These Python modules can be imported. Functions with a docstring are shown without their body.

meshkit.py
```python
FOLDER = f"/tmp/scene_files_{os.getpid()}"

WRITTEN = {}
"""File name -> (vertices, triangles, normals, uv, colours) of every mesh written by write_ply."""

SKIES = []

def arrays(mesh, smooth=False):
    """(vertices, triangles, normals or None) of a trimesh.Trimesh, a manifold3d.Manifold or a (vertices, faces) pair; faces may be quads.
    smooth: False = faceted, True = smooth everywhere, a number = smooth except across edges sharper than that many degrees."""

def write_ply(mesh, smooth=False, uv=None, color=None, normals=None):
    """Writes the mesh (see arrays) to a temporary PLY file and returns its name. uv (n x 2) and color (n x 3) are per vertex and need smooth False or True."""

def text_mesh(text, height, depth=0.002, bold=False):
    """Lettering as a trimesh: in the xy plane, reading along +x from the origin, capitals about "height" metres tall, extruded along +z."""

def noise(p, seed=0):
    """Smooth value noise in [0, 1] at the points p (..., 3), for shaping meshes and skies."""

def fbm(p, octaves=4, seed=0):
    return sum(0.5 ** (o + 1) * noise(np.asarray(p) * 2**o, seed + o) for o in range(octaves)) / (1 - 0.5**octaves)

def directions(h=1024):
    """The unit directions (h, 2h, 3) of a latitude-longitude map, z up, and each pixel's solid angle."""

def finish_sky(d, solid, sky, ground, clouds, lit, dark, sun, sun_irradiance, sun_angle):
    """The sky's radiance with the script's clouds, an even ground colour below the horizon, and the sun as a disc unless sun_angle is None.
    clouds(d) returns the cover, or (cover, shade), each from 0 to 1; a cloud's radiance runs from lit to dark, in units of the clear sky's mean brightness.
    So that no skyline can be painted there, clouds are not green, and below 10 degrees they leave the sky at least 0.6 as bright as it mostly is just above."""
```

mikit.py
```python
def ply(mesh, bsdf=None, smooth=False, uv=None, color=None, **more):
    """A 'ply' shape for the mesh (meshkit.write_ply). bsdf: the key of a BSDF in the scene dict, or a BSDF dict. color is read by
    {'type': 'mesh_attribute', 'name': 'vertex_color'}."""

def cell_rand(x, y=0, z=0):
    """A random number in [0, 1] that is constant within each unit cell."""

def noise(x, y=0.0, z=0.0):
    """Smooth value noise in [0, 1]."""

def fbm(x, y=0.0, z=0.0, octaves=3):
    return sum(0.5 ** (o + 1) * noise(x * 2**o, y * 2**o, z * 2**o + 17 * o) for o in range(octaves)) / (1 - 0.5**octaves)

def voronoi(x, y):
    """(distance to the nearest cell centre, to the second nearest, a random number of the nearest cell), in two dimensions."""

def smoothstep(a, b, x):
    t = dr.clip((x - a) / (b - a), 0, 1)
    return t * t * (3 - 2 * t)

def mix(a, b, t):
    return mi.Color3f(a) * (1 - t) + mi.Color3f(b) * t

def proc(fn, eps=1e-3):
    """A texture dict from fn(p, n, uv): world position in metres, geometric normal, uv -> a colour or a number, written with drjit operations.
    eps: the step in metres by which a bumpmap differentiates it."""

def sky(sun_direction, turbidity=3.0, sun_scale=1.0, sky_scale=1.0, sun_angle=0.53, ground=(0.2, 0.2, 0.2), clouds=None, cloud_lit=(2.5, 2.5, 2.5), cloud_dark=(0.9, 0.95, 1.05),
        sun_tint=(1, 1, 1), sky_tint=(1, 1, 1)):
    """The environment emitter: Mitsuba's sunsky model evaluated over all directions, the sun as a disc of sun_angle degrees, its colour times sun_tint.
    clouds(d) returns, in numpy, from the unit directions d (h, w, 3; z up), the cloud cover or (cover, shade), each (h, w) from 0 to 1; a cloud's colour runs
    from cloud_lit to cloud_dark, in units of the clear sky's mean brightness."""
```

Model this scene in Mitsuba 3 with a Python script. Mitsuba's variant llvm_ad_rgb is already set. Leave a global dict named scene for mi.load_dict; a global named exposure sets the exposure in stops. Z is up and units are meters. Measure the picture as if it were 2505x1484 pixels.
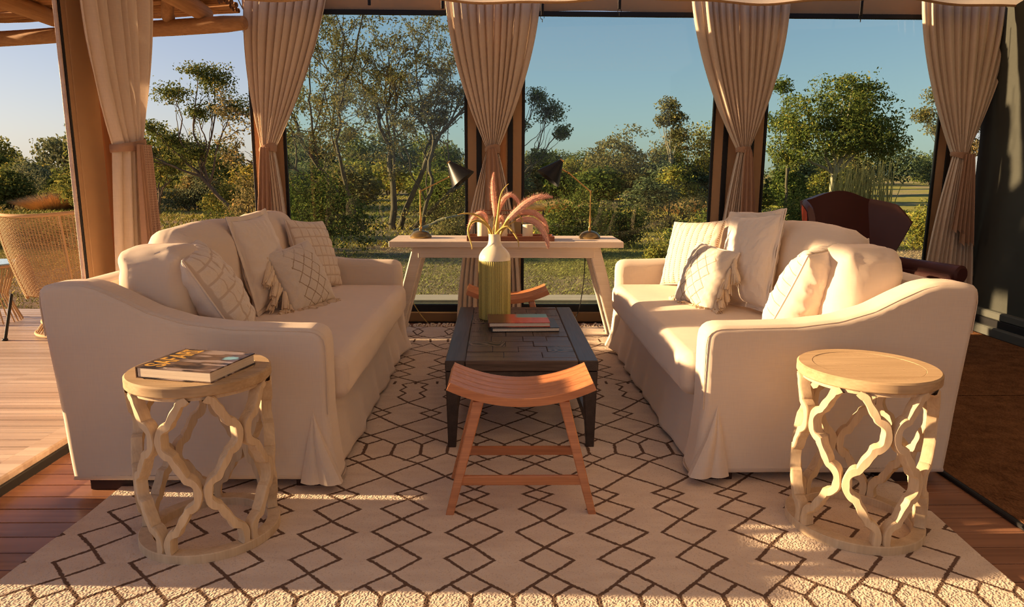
import math, random
import numpy as np, trimesh, mitsuba as mi, drjit as dr
import mikit, meshkit
from mikit import proc, noise, fbm, cell_rand, smoothstep, mix, voronoi
from shapely.geometry import Polygon, Point, box as sbox

T = mi.ScalarTransform4f
random.seed(7)
RNG = np.random.default_rng(7)
scene, labels = {'type': 'scene'}, {}

# ------------------------------------------------------------------ camera, sky, sun, exposure
scene['camera'] = {'type': 'perspective', 'fov_axis': 'x', 'fov': 72.01, 'near_clip': 0.05, 'far_clip': 2000.0,
                   'to_world': T().look_at(origin=[0, 0, 1.2], target=[0.01976, 0.98311, 1.01802], up=[-0.0009, 0.18199, 0.98330])}
scene['sky'] = mikit.sky([-0.972, 0.045, 0.228], turbidity=2.4, sun_scale=2.45, sky_scale=1.17, sun_angle=0.6, ground=(0.22, 0.19, 0.12),
                         sun_tint=(1.0, 1.01, 1.22), sky_tint=(1.03, 0.895, 1.05))
exposure = 2.35

# ------------------------------------------------------------------ helpers
def unit(v):
    v = np.asarray(v, float)
    return v / (np.linalg.norm(v, axis=-1, keepdims=True) + 1e-12)

USED = {}
def numbered(name):
    n = USED.get(name, 0); USED[name] = n + 1
    return name if n == 0 else f'{name}_{n:03d}'

def thing(name, label, cat, group=None, kind=None):
    key = numbered(name)
    labels[key] = {'label': label}
    if cat: labels[key]['category'] = cat
    if group: labels[key]['group'] = group
    if kind: labels[key]['kind'] = kind
    return key

def part(parent, name, mesh, mat, smooth=35, label=None, kind=None, **kw):
    key = numbered(f'{parent}__{name}')
    scene[key] = mesh if isinstance(mesh, dict) else mikit.ply(mesh, mat, smooth, **kw)
    d = {}
    if label: d['label'] = label
    if kind: d['kind'] = kind
    if d: labels[key] = d
    return key

def single(name, mesh, mat, label, cat, smooth=35, group=None, kind=None, **kw):
    key = thing(name, label, cat, group, kind)
    scene[key] = mikit.ply(mesh, mat, smooth, **kw)
    return key

def struct(name, mesh, mat, label=None, smooth=35, **kw):
    key = name
    USED[key] = 1
    scene[key] = mikit.ply(mesh, mat, smooth, **kw)
    labels[key] = {'kind': 'structure', 'label': label or name.replace('_', ' '), 'category': name.split('_')[0]}
    return key

def reuse(key, mat=None, to_world=None):
    d = dict(scene[key])
    if mat: d['bsdf'] = {'type': 'ref', 'id': mat}
    if to_world is not None: d['to_world'] = to_world
    return d

def cat(ms):
    ms = [m if isinstance(m, trimesh.Trimesh) else trimesh.Trimesh(m[0], m[1], process=False) for m in ms]
    return trimesh.util.concatenate(ms)

def box(cx, cy, cz, sx, sy, sz, bev=0.004):
    h = np.array([sx, sy, sz]) / 2; b = min(bev, h.min() * 0.6)
    pts = []
    for s in np.ndindex(2, 2, 2):
        s = np.array(s) * 2 - 1
        for k in range(3):
            q = h - b; q[k] = h[k]
            pts.append(s * q)
    m = trimesh.convex.convex_hull(np.array(pts))
    m.apply_translation([cx, cy, cz])
    return m

def bx(x0, x1, y0, y1, z0, z1, bev=0.004):
    return box((x0 + x1) / 2, (y0 + y1) / 2, (z0 + z1) / 2, x1 - x0, y1 - y0, z1 - z0, bev)

def prism(p0, p1, w0, w1, up=(0, 1, 0), bev=0.003):
    """a straight bar from p0 to p1 with rectangular section w0=(a,b) at p0 and w1 at p1"""
    p0, p1 = np.array(p0, float), np.array(p1, float)
    d = unit(p1 - p0); a = unit(np.cross(d, up)); b = np.cross(a, d)
    pts = []
    for p, w in ((p0, w0), (p1, w1)):
        for s in (-1, 1):
            for t in (-1, 1):
                pts += [p + a * s * (w[0] / 2 - bev) + b * t * w[1] / 2, p + a * s * w[0] / 2 + b * t * (w[1] / 2 - bev)]
    return trimesh.convex.convex_hull(np.array(pts))

def leg_flat(p0, p1, s0, s1):
    """a leg cut flat (horizontal) at both ends: sections s=(sx,sy)"""
    pts = []
    for p, s in ((p0, s0), (p1, s1)):
        for a in (-1, 1):
            for b in (-1, 1):
                for k in ((1, .8), (.8, 1)):
                    pts.append([p[0] + a * s[0] / 2 * k[0], p[1] + b * s[1] / 2 * k[1], p[2]])
    return trimesh.convex.convex_hull(np.array(pts))

def grid(P, wu=False, wv=False):
    nu, nv = P.shape[:2]
    i, j = np.meshgrid(np.arange(nu if wu else nu - 1), np.arange(nv if wv else nv - 1), indexing='ij')
    i2, j2 = (i + 1) % nu, (j + 1) % nv
    q = np.stack([i * nv + j, i2 * nv + j, i2 * nv + j2, i * nv + j2], -1).reshape(-1, 4)
    return trimesh.Trimesh(P.reshape(-1, 3), np.vstack([q[:, [0, 1, 2]], q[:, [0, 2, 3]]]), process=False)

def tube(path, r, n=8, cap=True, closed=False):
    p = np.asarray(path, float); r = np.broadcast_to(np.asarray(r, float), (len(p),))
    t = np.gradient(p, axis=0) if not closed else np.roll(p, -1, 0) - np.roll(p, 1, 0)
    t = unit(t)
    a = np.zeros_like(p); ref = np.array([0, 0, 1.0]) if abs(t[0, 2]) < 0.9 else np.array([1.0, 0, 0])
    a[0] = unit(np.cross(t[0], ref))
    for k in range(1, len(p)):
        a[k] = unit(a[k - 1] - t[k] * np.dot(a[k - 1], t[k]))
    b = np.cross(t, a)
    th = np.arange(n) * 2 * np.pi / n
    P = p[:, None] + r[:, None, None] * (np.cos(th)[None, :, None] * a[:, None] + np.sin(th)[None, :, None] * b[:, None])
    m = grid(P, closed, True)
    m.invert()
    if cap and not closed:
        v = np.vstack([m.vertices, p[0], p[-1]]); k = len(m.vertices)
        i = np.arange(n); e = (len(p) - 1) * n
        f = np.vstack([m.faces, np.stack([i, (i + 1) % n, i * 0 + k], 1), np.stack([(i + 1) % n + e, i + e, i * 0 + k + 1], 1)])
        m = trimesh.Trimesh(v, f, process=False)
    return m

def lathe(prof, n=48, c=(0, 0, 0)):
    prof = np.asarray(prof, float); th = np.arange(n) * 2 * np.pi / n
    P = np.stack([prof[:, None, 0] * np.cos(th), prof[:, None, 0] * np.sin(th), prof[:, None, 1] + 0 * th], -1) + np.asarray(c)
    m = grid(P, False, True); m.invert()
    return m

def spline(pts, n):
    from scipy.interpolate import PchipInterpolator, CubicSpline
    p = np.asarray(pts, float); s = np.concatenate([[0], np.cumsum(np.linalg.norm(np.diff(p, axis=0), axis=1))])
    return CubicSpline(s, p)(np.linspace(0, s[-1], n))

def resample(p, step):
    p = np.asarray(p, float); s = np.concatenate([[0], np.cumsum(np.linalg.norm(np.diff(p, axis=0), axis=1))])
    q = np.linspace(0, s[-1], max(2, int(s[-1] / step)))
    return np.stack([np.interp(q, s, p[:, k]) for k in range(p.shape[1])], 1)

def rbox(half, r, m=(8, 8, 8), nr=5, c=(0, 0, 0)):
    half = np.asarray(half, float)
    def ax(k):
        h, mm = half[k], m[k]
        return np.unique(np.round(np.concatenate([np.linspace(-h, -h + r, nr), np.linspace(-h + r, h - r, mm), np.linspace(h - r, h, nr)]), 7))
    A = [ax(0), ax(1), ax(2)]; ms = []
    for k in range(3):
        u, v = A[(k + 1) % 3], A[(k + 2) % 3]
        U, V = np.meshgrid(u, v, indexing='ij')
        for s in (-1, 1):
            P = np.zeros(U.shape + (3,)); P[..., k] = s * half[k]; P[..., (k + 1) % 3] = U; P[..., (k + 2) % 3] = V
            g = grid(P)
            if s < 0: g.invert()
            ms.append(g)
    mesh = trimesh.util.concatenate(ms); mesh.merge_vertices()
    v = np.array(mesh.vertices); inner = np.clip(v, -half + r, half - r); d = v - inner
    L = np.linalg.norm(d, axis=1, keepdims=True)
    mesh.vertices = np.where(L > 1e-9, inner + r * d / np.maximum(L, 1e-9), v) + np.asarray(c)
    return mesh

def ext_round(prof, y0, y1, r, k=4):
    """extrude a closed x-z profile (anticlockwise seen from -y) from y0 to y1 with edges rounded by r"""
    P = np.asarray(prof, float)
    if Polygon(P).exterior.is_ccw is False: P = P[::-1]
    t = unit(np.roll(P, -1, 0) - np.roll(P, 1, 0)); nin = np.stack([-t[:, 1], t[:, 0]], 1)
    rings = []
    for a in np.linspace(0, np.pi / 2, k + 1):
        q = P + nin * (r * (1 - np.sin(a))); rings.append(np.stack([q[:, 0], np.full(len(q), y0 + r * (1 - np.cos(a))), q[:, 1]], 1))
    for a in np.linspace(np.pi / 2, 0, k + 1):
        q = P + nin * (r * (1 - np.sin(a))); rings.append(np.stack([q[:, 0], np.full(len(q), y1 - r * (1 - np.cos(a))), q[:, 1]], 1))
    m = grid(np.array(rings), False, True)
    v2, f2 = trimesh.creation.triangulate_polygon(Polygon(rings[0][:, [0, 2]]), engine='earcut')
    caps = []
    for y, flip in ((y0, 0), (y1, 1)):
        vv = np.stack([v2[:, 0], np.full(len(v2), y), v2[:, 1]], 1)
        c = trimesh.Trimesh(vv, f2, process=False)
        want = -1 if not flip else 1
        if np.sign(c.face_normals[:, 1].mean()) != want: c.invert()
        caps.append(c)
    mid = m.triangles_center - np.array([P[:, 0].mean(), (y0 + y1) / 2, P[:, 1].mean()])
    out = trimesh.util.concatenate([m] + caps); out.merge_vertices(); out.fix_normals()
    return out

def nz(p, f, seed=0, o=3):
    return meshkit.fbm(np.asarray(p) * f, o, seed) - 0.5

# ------------------------------------------------------------------ materials
def C(*a): return mi.Color3f(*a)
def rgb(c): return {'type': 'rgb', 'value': list(c)}
def mat(name, color, rough=0.6, spec=0.3, two=True, bump=None, **kw):
    col = proc(color) if callable(color) else color if isinstance(color, dict) else rgb(color)
    b = {'type': 'principled', 'base_color': col, 'roughness': rough, 'specular': spec, **kw}
    if bump: b = {'type': 'bumpmap', 'bump': proc(bump[0], bump[2] if len(bump) > 2 else 1e-3), 'nested': b, 'scale': bump[1]}
    scene[name] = {'type': 'twosided', 'nested': b} if two else b

def woodfn(c0, c1, ax=0, f=22.0, along=1.6, cell=None):
    def fn(p, n, uv):
        q = [p.x, p.y, p.z]; a = q[ax]; o = [q[k] for k in range(3) if k != ax]
        t = fbm(a * along, o[0] * f, o[1] * f, 3)
        g = noise(a * along * 3, o[0] * f * 6, o[1] * f * 6)
        t = dr.clip(0.75 * t + 0.35 * g - 0.05, 0, 1)
        if cell: t = dr.clip(t + 0.5 * (cell_rand(dr.floor(o[0] / cell), dr.floor(a / 0.9)) - 0.5), 0, 1)
        return mix(c0, c1, t)
    return fn

def weavefn(c, amt=0.10, f=420.0):
    lo, hi = tuple(float(v) * (1 - amt) for v in c), tuple(float(v) * (1 + amt) for v in c)
    def fn(p, n, uv):
        t = fbm(p.x * 5 + 3, p.y * 5, p.z * 5, 2)
        w = noise(p.x * f, p.y * f, p.z * 30) * 0.5 + noise(p.x * 30, p.y * 30, p.z * f) * 0.5
        return mix(lo, hi, dr.clip(0.5 * t + 0.5 * w, 0, 1))
    return fn

LINEN = (0.65, 0.545, 0.44)
mat('m_linen', weavefn(LINEN, 0.08), 0.85, 0.15)
mat('m_linen_cushion', weavefn((0.65, 0.54, 0.435), 0.06), 0.85, 0.15)
mat('m_pillow', weavefn((0.70, 0.61, 0.52), 0.07), 0.85, 0.15)
def lines(c, c2, kind):
    def fn(p, n, uv):
        u, v = uv.x, uv.y
        def near(a, w): return 1 - smoothstep(w * .5, w, dr.abs(a - dr.round(a)))
        if kind == 'grid':
            k = dr.maximum(near(u * 7, 0.10), near(v * 7, 0.10))
        elif kind == 'dash':
            k = near(u * 9, 0.13) * smoothstep(0.25, 0.45, dr.abs(v * 34 - dr.round(v * 34)) + .12)
        elif kind == 'net':
            a, b = (u + v) * 4.5, (u - v) * 4.5
            k = dr.maximum(near(a, 0.055), near(b, 0.055)) * smoothstep(0.20, 0.22, u) * (1 - smoothstep(0.78, 0.80, u)) * (1 - .6 * smoothstep(.8, .82, v))
        else:
            k = dr.maximum(near(v * 9, 0.05) * smoothstep(.05, .07, u), near(u * 11 , 0.06) * (1 - smoothstep(.32, .34, dr.abs(u - .5))))
        w = noise(u * 300, v * 300)
        return mix(mi.Color3f(*c) * (0.93 + 0.12 * w), c2, k)
    return fn
mat('m_pillow_grid', lines((0.68, 0.59, 0.49), (0.54, 0.43, 0.33), 'grid'), 0.85, 0.15)
mat('m_pillow_dash', lines((0.60, 0.52, 0.43), (0.33, 0.22, 0.13), 'dash'), 0.85, 0.15)
mat('m_pillow_net', lines((0.62, 0.54, 0.45), (0.32, 0.23, 0.15), 'net'), 0.85, 0.15)
mat('m_pillow_stitch', lines((0.64, 0.56, 0.46), (0.36, 0.27, 0.19), 'stitch'), 0.85, 0.15)
mat('m_tassel', weavefn((0.68, 0.54, 0.38), 0.15), 0.9, 0.1)

# woods
mat('m_floor', woodfn((0.15, 0.065, 0.035), (0.35, 0.17, 0.095), 0, 14, 1.2, 0.1), 0.30, 0.7)
mat('m_deck', woodfn((0.34, 0.245, 0.175), (0.60, 0.49, 0.39), 0, 16, 1.4, 0.083), 0.45, 0.45)
mat('m_bleached', woodfn((0.30, 0.19, 0.095), (0.55, 0.40, 0.24), 0, 30, 3), 0.65, 0.25)
mat('m_bleached_v', woodfn((0.46, 0.33, 0.20), (0.68, 0.53, 0.35), 2, 40, 5), 0.65, 0.25)
mat('m_white_wash', woodfn((0.50, 0.40, 0.31), (0.70, 0.60, 0.50), 0, 26, 1.5), 0.55, 0.3)
mat('m_teak', woodfn((0.34, 0.115, 0.045), (0.60, 0.25, 0.105), 0, 45, 3), 0.30, 0.6)
mat('m_dark_wood', woodfn((0.018, 0.012, 0.010), (0.055, 0.036, 0.028), 1, 40, 3), 0.36, 0.5)
mat('m_tile_x', woodfn((0.006, 0.004, 0.003), (0.14, 0.088, 0.062), 0, 75, 6), 0.34, 0.5)
mat('m_tile_y', woodfn((0.007, 0.005, 0.004), (0.12, 0.078, 0.056), 1, 75, 6), 0.36, 0.5)
def ringfn(p, n, uv):
    w = fbm(p.x * 9, p.y * 9, 0, 2)
    t = 0.5 + 0.5 * dr.sin(w * 95)
    return mix((0.006, 0.004, 0.003), (0.13, 0.09, 0.068), t)
mat('m_tile_ring', ringfn, 0.35, 0.5)
mat('m_tray', woodfn((0.15, 0.045, 0.02), (0.27, 0.10, 0.045), 0, 40, 3), 0.4, 0.4)
mat('m_log', woodfn((0.24, 0.12, 0.055), (0.47, 0.27, 0.13), 0, 30, 2), 0.7, 0.2)
mat('m_log_y', woodfn((0.22, 0.11, 0.05), (0.45, 0.26, 0.13), 1, 30, 2), 0.7, 0.2)
mat('m_log_z', woodfn((0.33, 0.13, 0.05), (0.50, 0.23, 0.09), 2, 30, 2), 0.6, 0.2)
mat('m_reed', woodfn((0.25, 0.12, 0.05), (0.55, 0.30, 0.14), 0, 60, 3), 0.8, 0.2)
# cloth and canvas
mat('m_canvas', weavefn((0.41, 0.255, 0.14), 0.08), 0.8, 0.1)
mat('m_black', (0.012, 0.012, 0.013), 0.55, 0.3)
mat('m_dark_canvas', weavefn((0.055, 0.058, 0.050), 0.15), 0.8, 0.1)
mat('m_grey_trim', (0.085, 0.09, 0.078), 0.6, 0.3)
mat('m_sill_cloth', weavefn((0.24, 0.15, 0.075), 0.12), 0.8, 0.1)
mat('m_ledge', woodfn((0.42, 0.30, 0.24), (0.62, 0.48, 0.40), 0, 30, 1.5), 0.6, 0.3)
mat('m_grey_board', (0.20, 0.175, 0.14), 0.7, 0.2)
scene['m_ceiling'] = {'type': 'principledthin', 'base_color': rgb((0.88, 0.75, 0.60)), 'roughness': 0.8, 'diff_trans': 1.1, 'spec_trans': 0.0}
scene['m_curtain'] = {'type': 'principledthin', 'base_color': proc(weavefn((0.66, 0.53, 0.41), 0.12)), 'roughness': 0.8, 'diff_trans': 0.25, 'spec_trans': 0.0}
def netfn(p, n, uv):
    w = dr.maximum(dr.abs(dr.sin(p.z * 260)), dr.abs(dr.sin((p.y + p.x) * 260)))
    return mix((0.16, 0.09, 0.055), (0.42, 0.27, 0.19), w)
mat('m_net', netfn, 0.85, 0.1)
mat('m_tie', weavefn((0.36, 0.215, 0.14), 0.12), 0.85, 0.1)
# rug
KY = [1.60, 1.699, 1.819, 1.941, 2.021, 2.099, 2.189, 2.274, 2.350, 2.423, 2.473, 2.514, 2.631, 2.765, 2.859, 2.972, 3.082, 3.203, 3.325, 3.381, 3.422, 3.561, 3.653,
      3.72, 3.77, 3.83, 3.880, 3.926, 4.014, 4.083, 4.166, 4.239, 4.316, 4.408, 4.49, 4.60, 4.70, 4.78, 4.867, 5.035, 5.124, 5.252, 5.329, 5.40, 5.50]
PH = 0.1215
KH = [PH, PH, PH, 0, .080, 0, .095, 0, .082, 0, .0555, 0, PH, 0, PH, PH, 0, PH, 0, .050, 0, PH, .05,
      .085, .05, .08, .05, PH, 0, .070, 0, .080, 0, .060, 0, PH, 0, .07, PH, PH, 0, .04, 0, .06, .03]
TICKS = [(1.69, 1.819), (2.859, 2.972), (3.885, 3.935), (4.90, 5.0)]
def rugfn(p, n, uv):
    wob = (noise(p.x * 6, p.y * 6) - 0.5) * 0.018
    wob2 = (noise(p.x * 5 + 40, p.y * 5) - 0.5) * 0.022
    y = p.y + wob2
    x = p.x + wob + 0.086 + 0.012 * (y - 2.2)
    c = x / (2 * PH); u = dr.abs(c - dr.round(c)) * 2 * PH
    h, sl = mi.Float(0), mi.Float(0)
    for a, b, ha, hb in zip(KY[:-1], KY[1:], KH[:-1], KH[1:]):
        inside = (y >= a) & (y < b)
        h = dr.select(inside, ha + (hb - ha) * (y - a) / (b - a), h)
        sl = dr.select(inside, abs(hb - ha) / (b - a), sl)
    d = dr.abs(u - h) / dr.sqrt(1 + sl * sl)
    flat = sl < 0.02
    d = dr.select(flat, 1.0, d)
    # inner V beside the tick rows
    for y0, s in ((1.819, 1), (2.859, -1), (2.972, 1), (4.867, -1), (5.035, 1)):
        yy = (y - y0) * s
        dd = dr.abs(u - yy * 1.0) * 0.707
        d = dr.select((yy > 0) & (yy < 0.062), dr.minimum(d, dd), d)
    c2 = x / PH; ut = dr.abs(c2 - dr.round(c2)) * PH
    for a, b in TICKS:
        d = dr.select((y > a) & (y < b), dr.minimum(d, ut * 0.8), d)
    fuzz = (noise(p.x * 160, p.y * 160) - 0.5) * 0.004
    k = 1 - smoothstep(0.0042, 0.0075, d + fuzz)
    base = mix((0.55, 0.44, 0.345), (0.69, 0.58, 0.46), fbm(p.x * 9, p.y * 26, 0, 3))
    sp = smoothstep(0.72, 0.8, noise(p.x * 300, p.y * 300))
    base = mix(base, (0.42, 0.31, 0.22), 0.35 * sp)
    return mix(base, (0.085, 0.042, 0.025), k * 0.92)
def rugbump(p, n, uv): return noise(p.x * 260, p.y * 260) * 0.7 + noise(p.x * 90, p.y * 120) * 0.5
mat('m_rug', rugfn, 0.95, 0.05, bump=(rugbump, 0.004, 2e-3))
def coirfn(p, n, uv):
    t = noise(p.x * 350, p.y * 130) * .6 + fbm(p.x * 20, p.y * 20, 0, 2) * .5
    return mix((0.045, 0.018, 0.008), (0.20, 0.095, 0.042), dr.clip(t, 0, 1))
mat('m_coir', coirfn, 0.95, 0.05, bump=(lambda p, n, uv: noise(p.x * 300, p.y * 110), 0.005, 2e-3))
# metals, ceramics, things
mat('m_brass', (0.62, 0.38, 0.13), 0.25, 0.5, metallic=1.0)
mat('m_black_metal', (0.005, 0.0055, 0.006), 0.42, 0.35)
mat('m_shade_in', (0.45, 0.27, 0.10), 0.4, 0.4)
mat('m_lamp_base', (0.33, 0.23, 0.10), 0.25, 0.5, metallic=0.8)
def vasefn(p, n, uv):
    a = dr.atan2(p.y - 3.825, p.x + 0.019)
    st = dr.abs(dr.sin(a * 27)) * 0.6 + noise(a * 14, 0, 1) * 0.6
    green = mix((0.10, 0.082, 0.014), (0.50, 0.43, 0.12), dr.clip(st * 1.25 - .2, 0, 1))
    return green
mat('m_vase', vasefn, 0.28, 0.5)
mat('m_vase_cream', (0.74, 0.66, 0.50), 0.3, 0.5)
mat('m_wax', (0.80, 0.68, 0.46), 0.45, 0.4)
mat('m_plume', weavefn((0.70, 0.40, 0.30), 0.25), 0.9, 0.1)
mat('m_stalk', weavefn((0.50, 0.36, 0.11), 0.2), 0.8, 0.2)
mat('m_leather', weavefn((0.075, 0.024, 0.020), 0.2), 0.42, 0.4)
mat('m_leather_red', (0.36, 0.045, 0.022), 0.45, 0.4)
mat('m_wicker', weavefn((0.46, 0.30, 0.155), 0.2), 0.7, 0.25)
mat('m_page', lambda p, n, uv: mix((0.52, 0.43, 0.33), (0.72, 0.62, 0.49), noise(p.x * 4, p.y * 4, p.z * 900)), 0.8, 0.1)
mat('m_glass_top', (0.32, 0.50, 0.56), 0.05, 0.6)
mat('m_bark', woodfn((0.07, 0.05, 0.035), (0.20, 0.15, 0.10), 2, 18, 3), 0.9, 0.1)
mat('m_bark_pale', woodfn((0.30, 0.22, 0.14), (0.50, 0.40, 0.28), 2, 14, 2), 0.9, 0.1)
scene['m_leaf'] = {'type': 'principledthin', 'base_color': {'type': 'mesh_attribute', 'name': 'vertex_color'}, 'roughness': 0.5, 'diff_trans': 0.75, 'spec_trans': 0.0, 'eta': 1.35}
mat('m_blade', {'type': 'mesh_attribute', 'name': 'vertex_color'}, 0.8, 0.1)
def groundfn(p, n, uv):
    t = fbm(p.x * .35, p.y * .35, 3, 3); s = fbm(p.x * 3, p.y * 3, 9, 3)
    a = mix((0.17, 0.135, 0.035), (0.30, 0.215, 0.065), s)
    b = mix((0.19, 0.125, 0.065), (0.30, 0.20, 0.12), s)
    return mix(a, b, smoothstep(.42, .62, t))
mat('m_ground', groundfn, 0.95, 0.05)
scene['m_pane'] = {'type': 'thindielectric', 'int_ior': 1.25, 'specular_transmittance': rgb((0.64, 0.86, 0.80))}
scene['m_clear'] = {'type': 'thindielectric', 'int_ior': 1.4}

# ------------------------------------------------------------------ the setting
GZ = -0.40
def gheight(x, y):
    P = np.stack([np.asarray(x, float) * .12, np.asarray(y, float) * .12, 0 * np.asarray(x, float)], -1)
    d = np.clip((np.asarray(y, float) - 9) / 30, 0, 1)
    return GZ + 0.5 * (meshkit.fbm(P, 3, 5) - .5) * d + np.clip((np.asarray(y, float) - 40) / 200, 0, 1) * 1.0
gx = np.concatenate([np.linspace(-260, -40, 23), np.linspace(-36, 36, 73), np.linspace(40, 260, 23)])
gy = np.concatenate([np.linspace(-60, 6, 12), np.linspace(7, 60, 80), np.linspace(64, 420, 40)])
X, Y = np.meshgrid(gx, gy, indexing='ij')
struct('ground', grid(np.stack([X, Y, gheight(X, Y)], -1)), 'm_ground', 'dry grassy ground outside the tent', True)

# floor: slab and boards
FY0, FY1, FP = -1.5, 5.66, 0.1
struct('floor', bx(-1.9, 3.95, FY0, 5.75, -0.42, -0.022), 'm_floor', 'polished red-brown board floor of the tent')
r = random.Random(3)
for i in range(int((FY1 - FY0) / FP)):
    y0 = FY0 + i * FP
    if y0 < 1.4: 
        continue
    xs = [-1.88] + sorted([r.uniform(-.8, .2), r.uniform(1.3, 2.4)]) + [3.8]
    if i % 2: xs = [-1.88, r.uniform(.2, 1.2), r.uniform(2.3, 3), 3.8]
    for a, b in zip(xs[:-1], xs[1:]):
        part('floor', 'plank', bx(a + .0015, b - .0015, y0 + .002, y0 + FP - .002, -0.024, 0.0 - r.uniform(0, .001), .002), 'm_floor')
part('floor', 'front_boards', bx(-1.88, 3.8, -1.5, 1.39, -0.024, 0, .003), 'm_floor')

# deck outside to the left
struct('floor_deck', bx(-7.2, -1.93, -4.0, 5.93, -0.42, 0.02), 'm_deck', 'slatted timber deck outside the open side')
DP = 0.083
k = 0
for i in range(60):
    y0 = 5.93 - (i + 1) * DP
    if y0 < 1.6: break
    xe = -1.98
    part('floor_deck', 'plank', bx(-7.2, xe, y0 + .004, y0 + DP - .004, 0.022, 0.055 - r.uniform(0, .002), .004), 'm_deck')
part('floor_deck', 'rear_boards', bx(-7.2, -1.98, -4, 1.6, 0.022, 0.05, .004), 'm_deck')
part('floor_deck', 'edge_board', bx(-1.975, -1.875, -4, 5.93, 0.015, 0.062, .006), 'm_deck')
part('floor_deck', 'fascia', bx(-7.2, -1.95, 5.93, 5.965, -0.3, 0.045, .004), 'm_deck')
struct('trim_1', bx(-1.90, -1.862, -1.5, 5.7, -0.02, 0.035, .003), 'm_black', 'dark track below the edge of the deck')

# mesh windows, back wall
ZT = 2.405
wins = [(-1.68, -0.266), (0.21, 1.695), (2.133, 3.50)]
for i, (a, b) in enumerate(wins):
    w = f'window_{i + 1}'
    P = np.array([[[a, 5.72, .13], [a, 5.72, ZT]], [[b, 5.72, .13], [b, 5.72, ZT]]], float)
    struct(w, grid(P), 'm_pane', 'clear tinted window panel of the tent', False)
    part(w, 'top_hem', bx(a - .02, b + .02, 5.70, 5.725, ZT - .022, ZT + .014, .003), 'm_black')
    part(w, 'bottom_hem', bx(a - .02, b + .02, 5.695, 5.725, .075, .135, .003), 'm_black')
xs = np.linspace(-1.95, 3.85, 60); zs = np.linspace(ZT + .012, 2.95, 6)
X, Z = np.meshgrid(xs, zs, indexing='ij')
struct('wall_back', grid(np.stack([X, 5.735 + .012 * np.sin(X * 7 + Z * 5), Z + .012 * np.sin(X * 2.1) * (Z < ZT + .02)], -1)), 'm_canvas', 'tan canvas band above the windows', True)
struct('baseboard_back', cat([bx(-1.9, 3.8, 5.66, 5.72, .0, .078, .006)]), 'm_sill_cloth', 'canvas covered sill along the windows')
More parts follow.
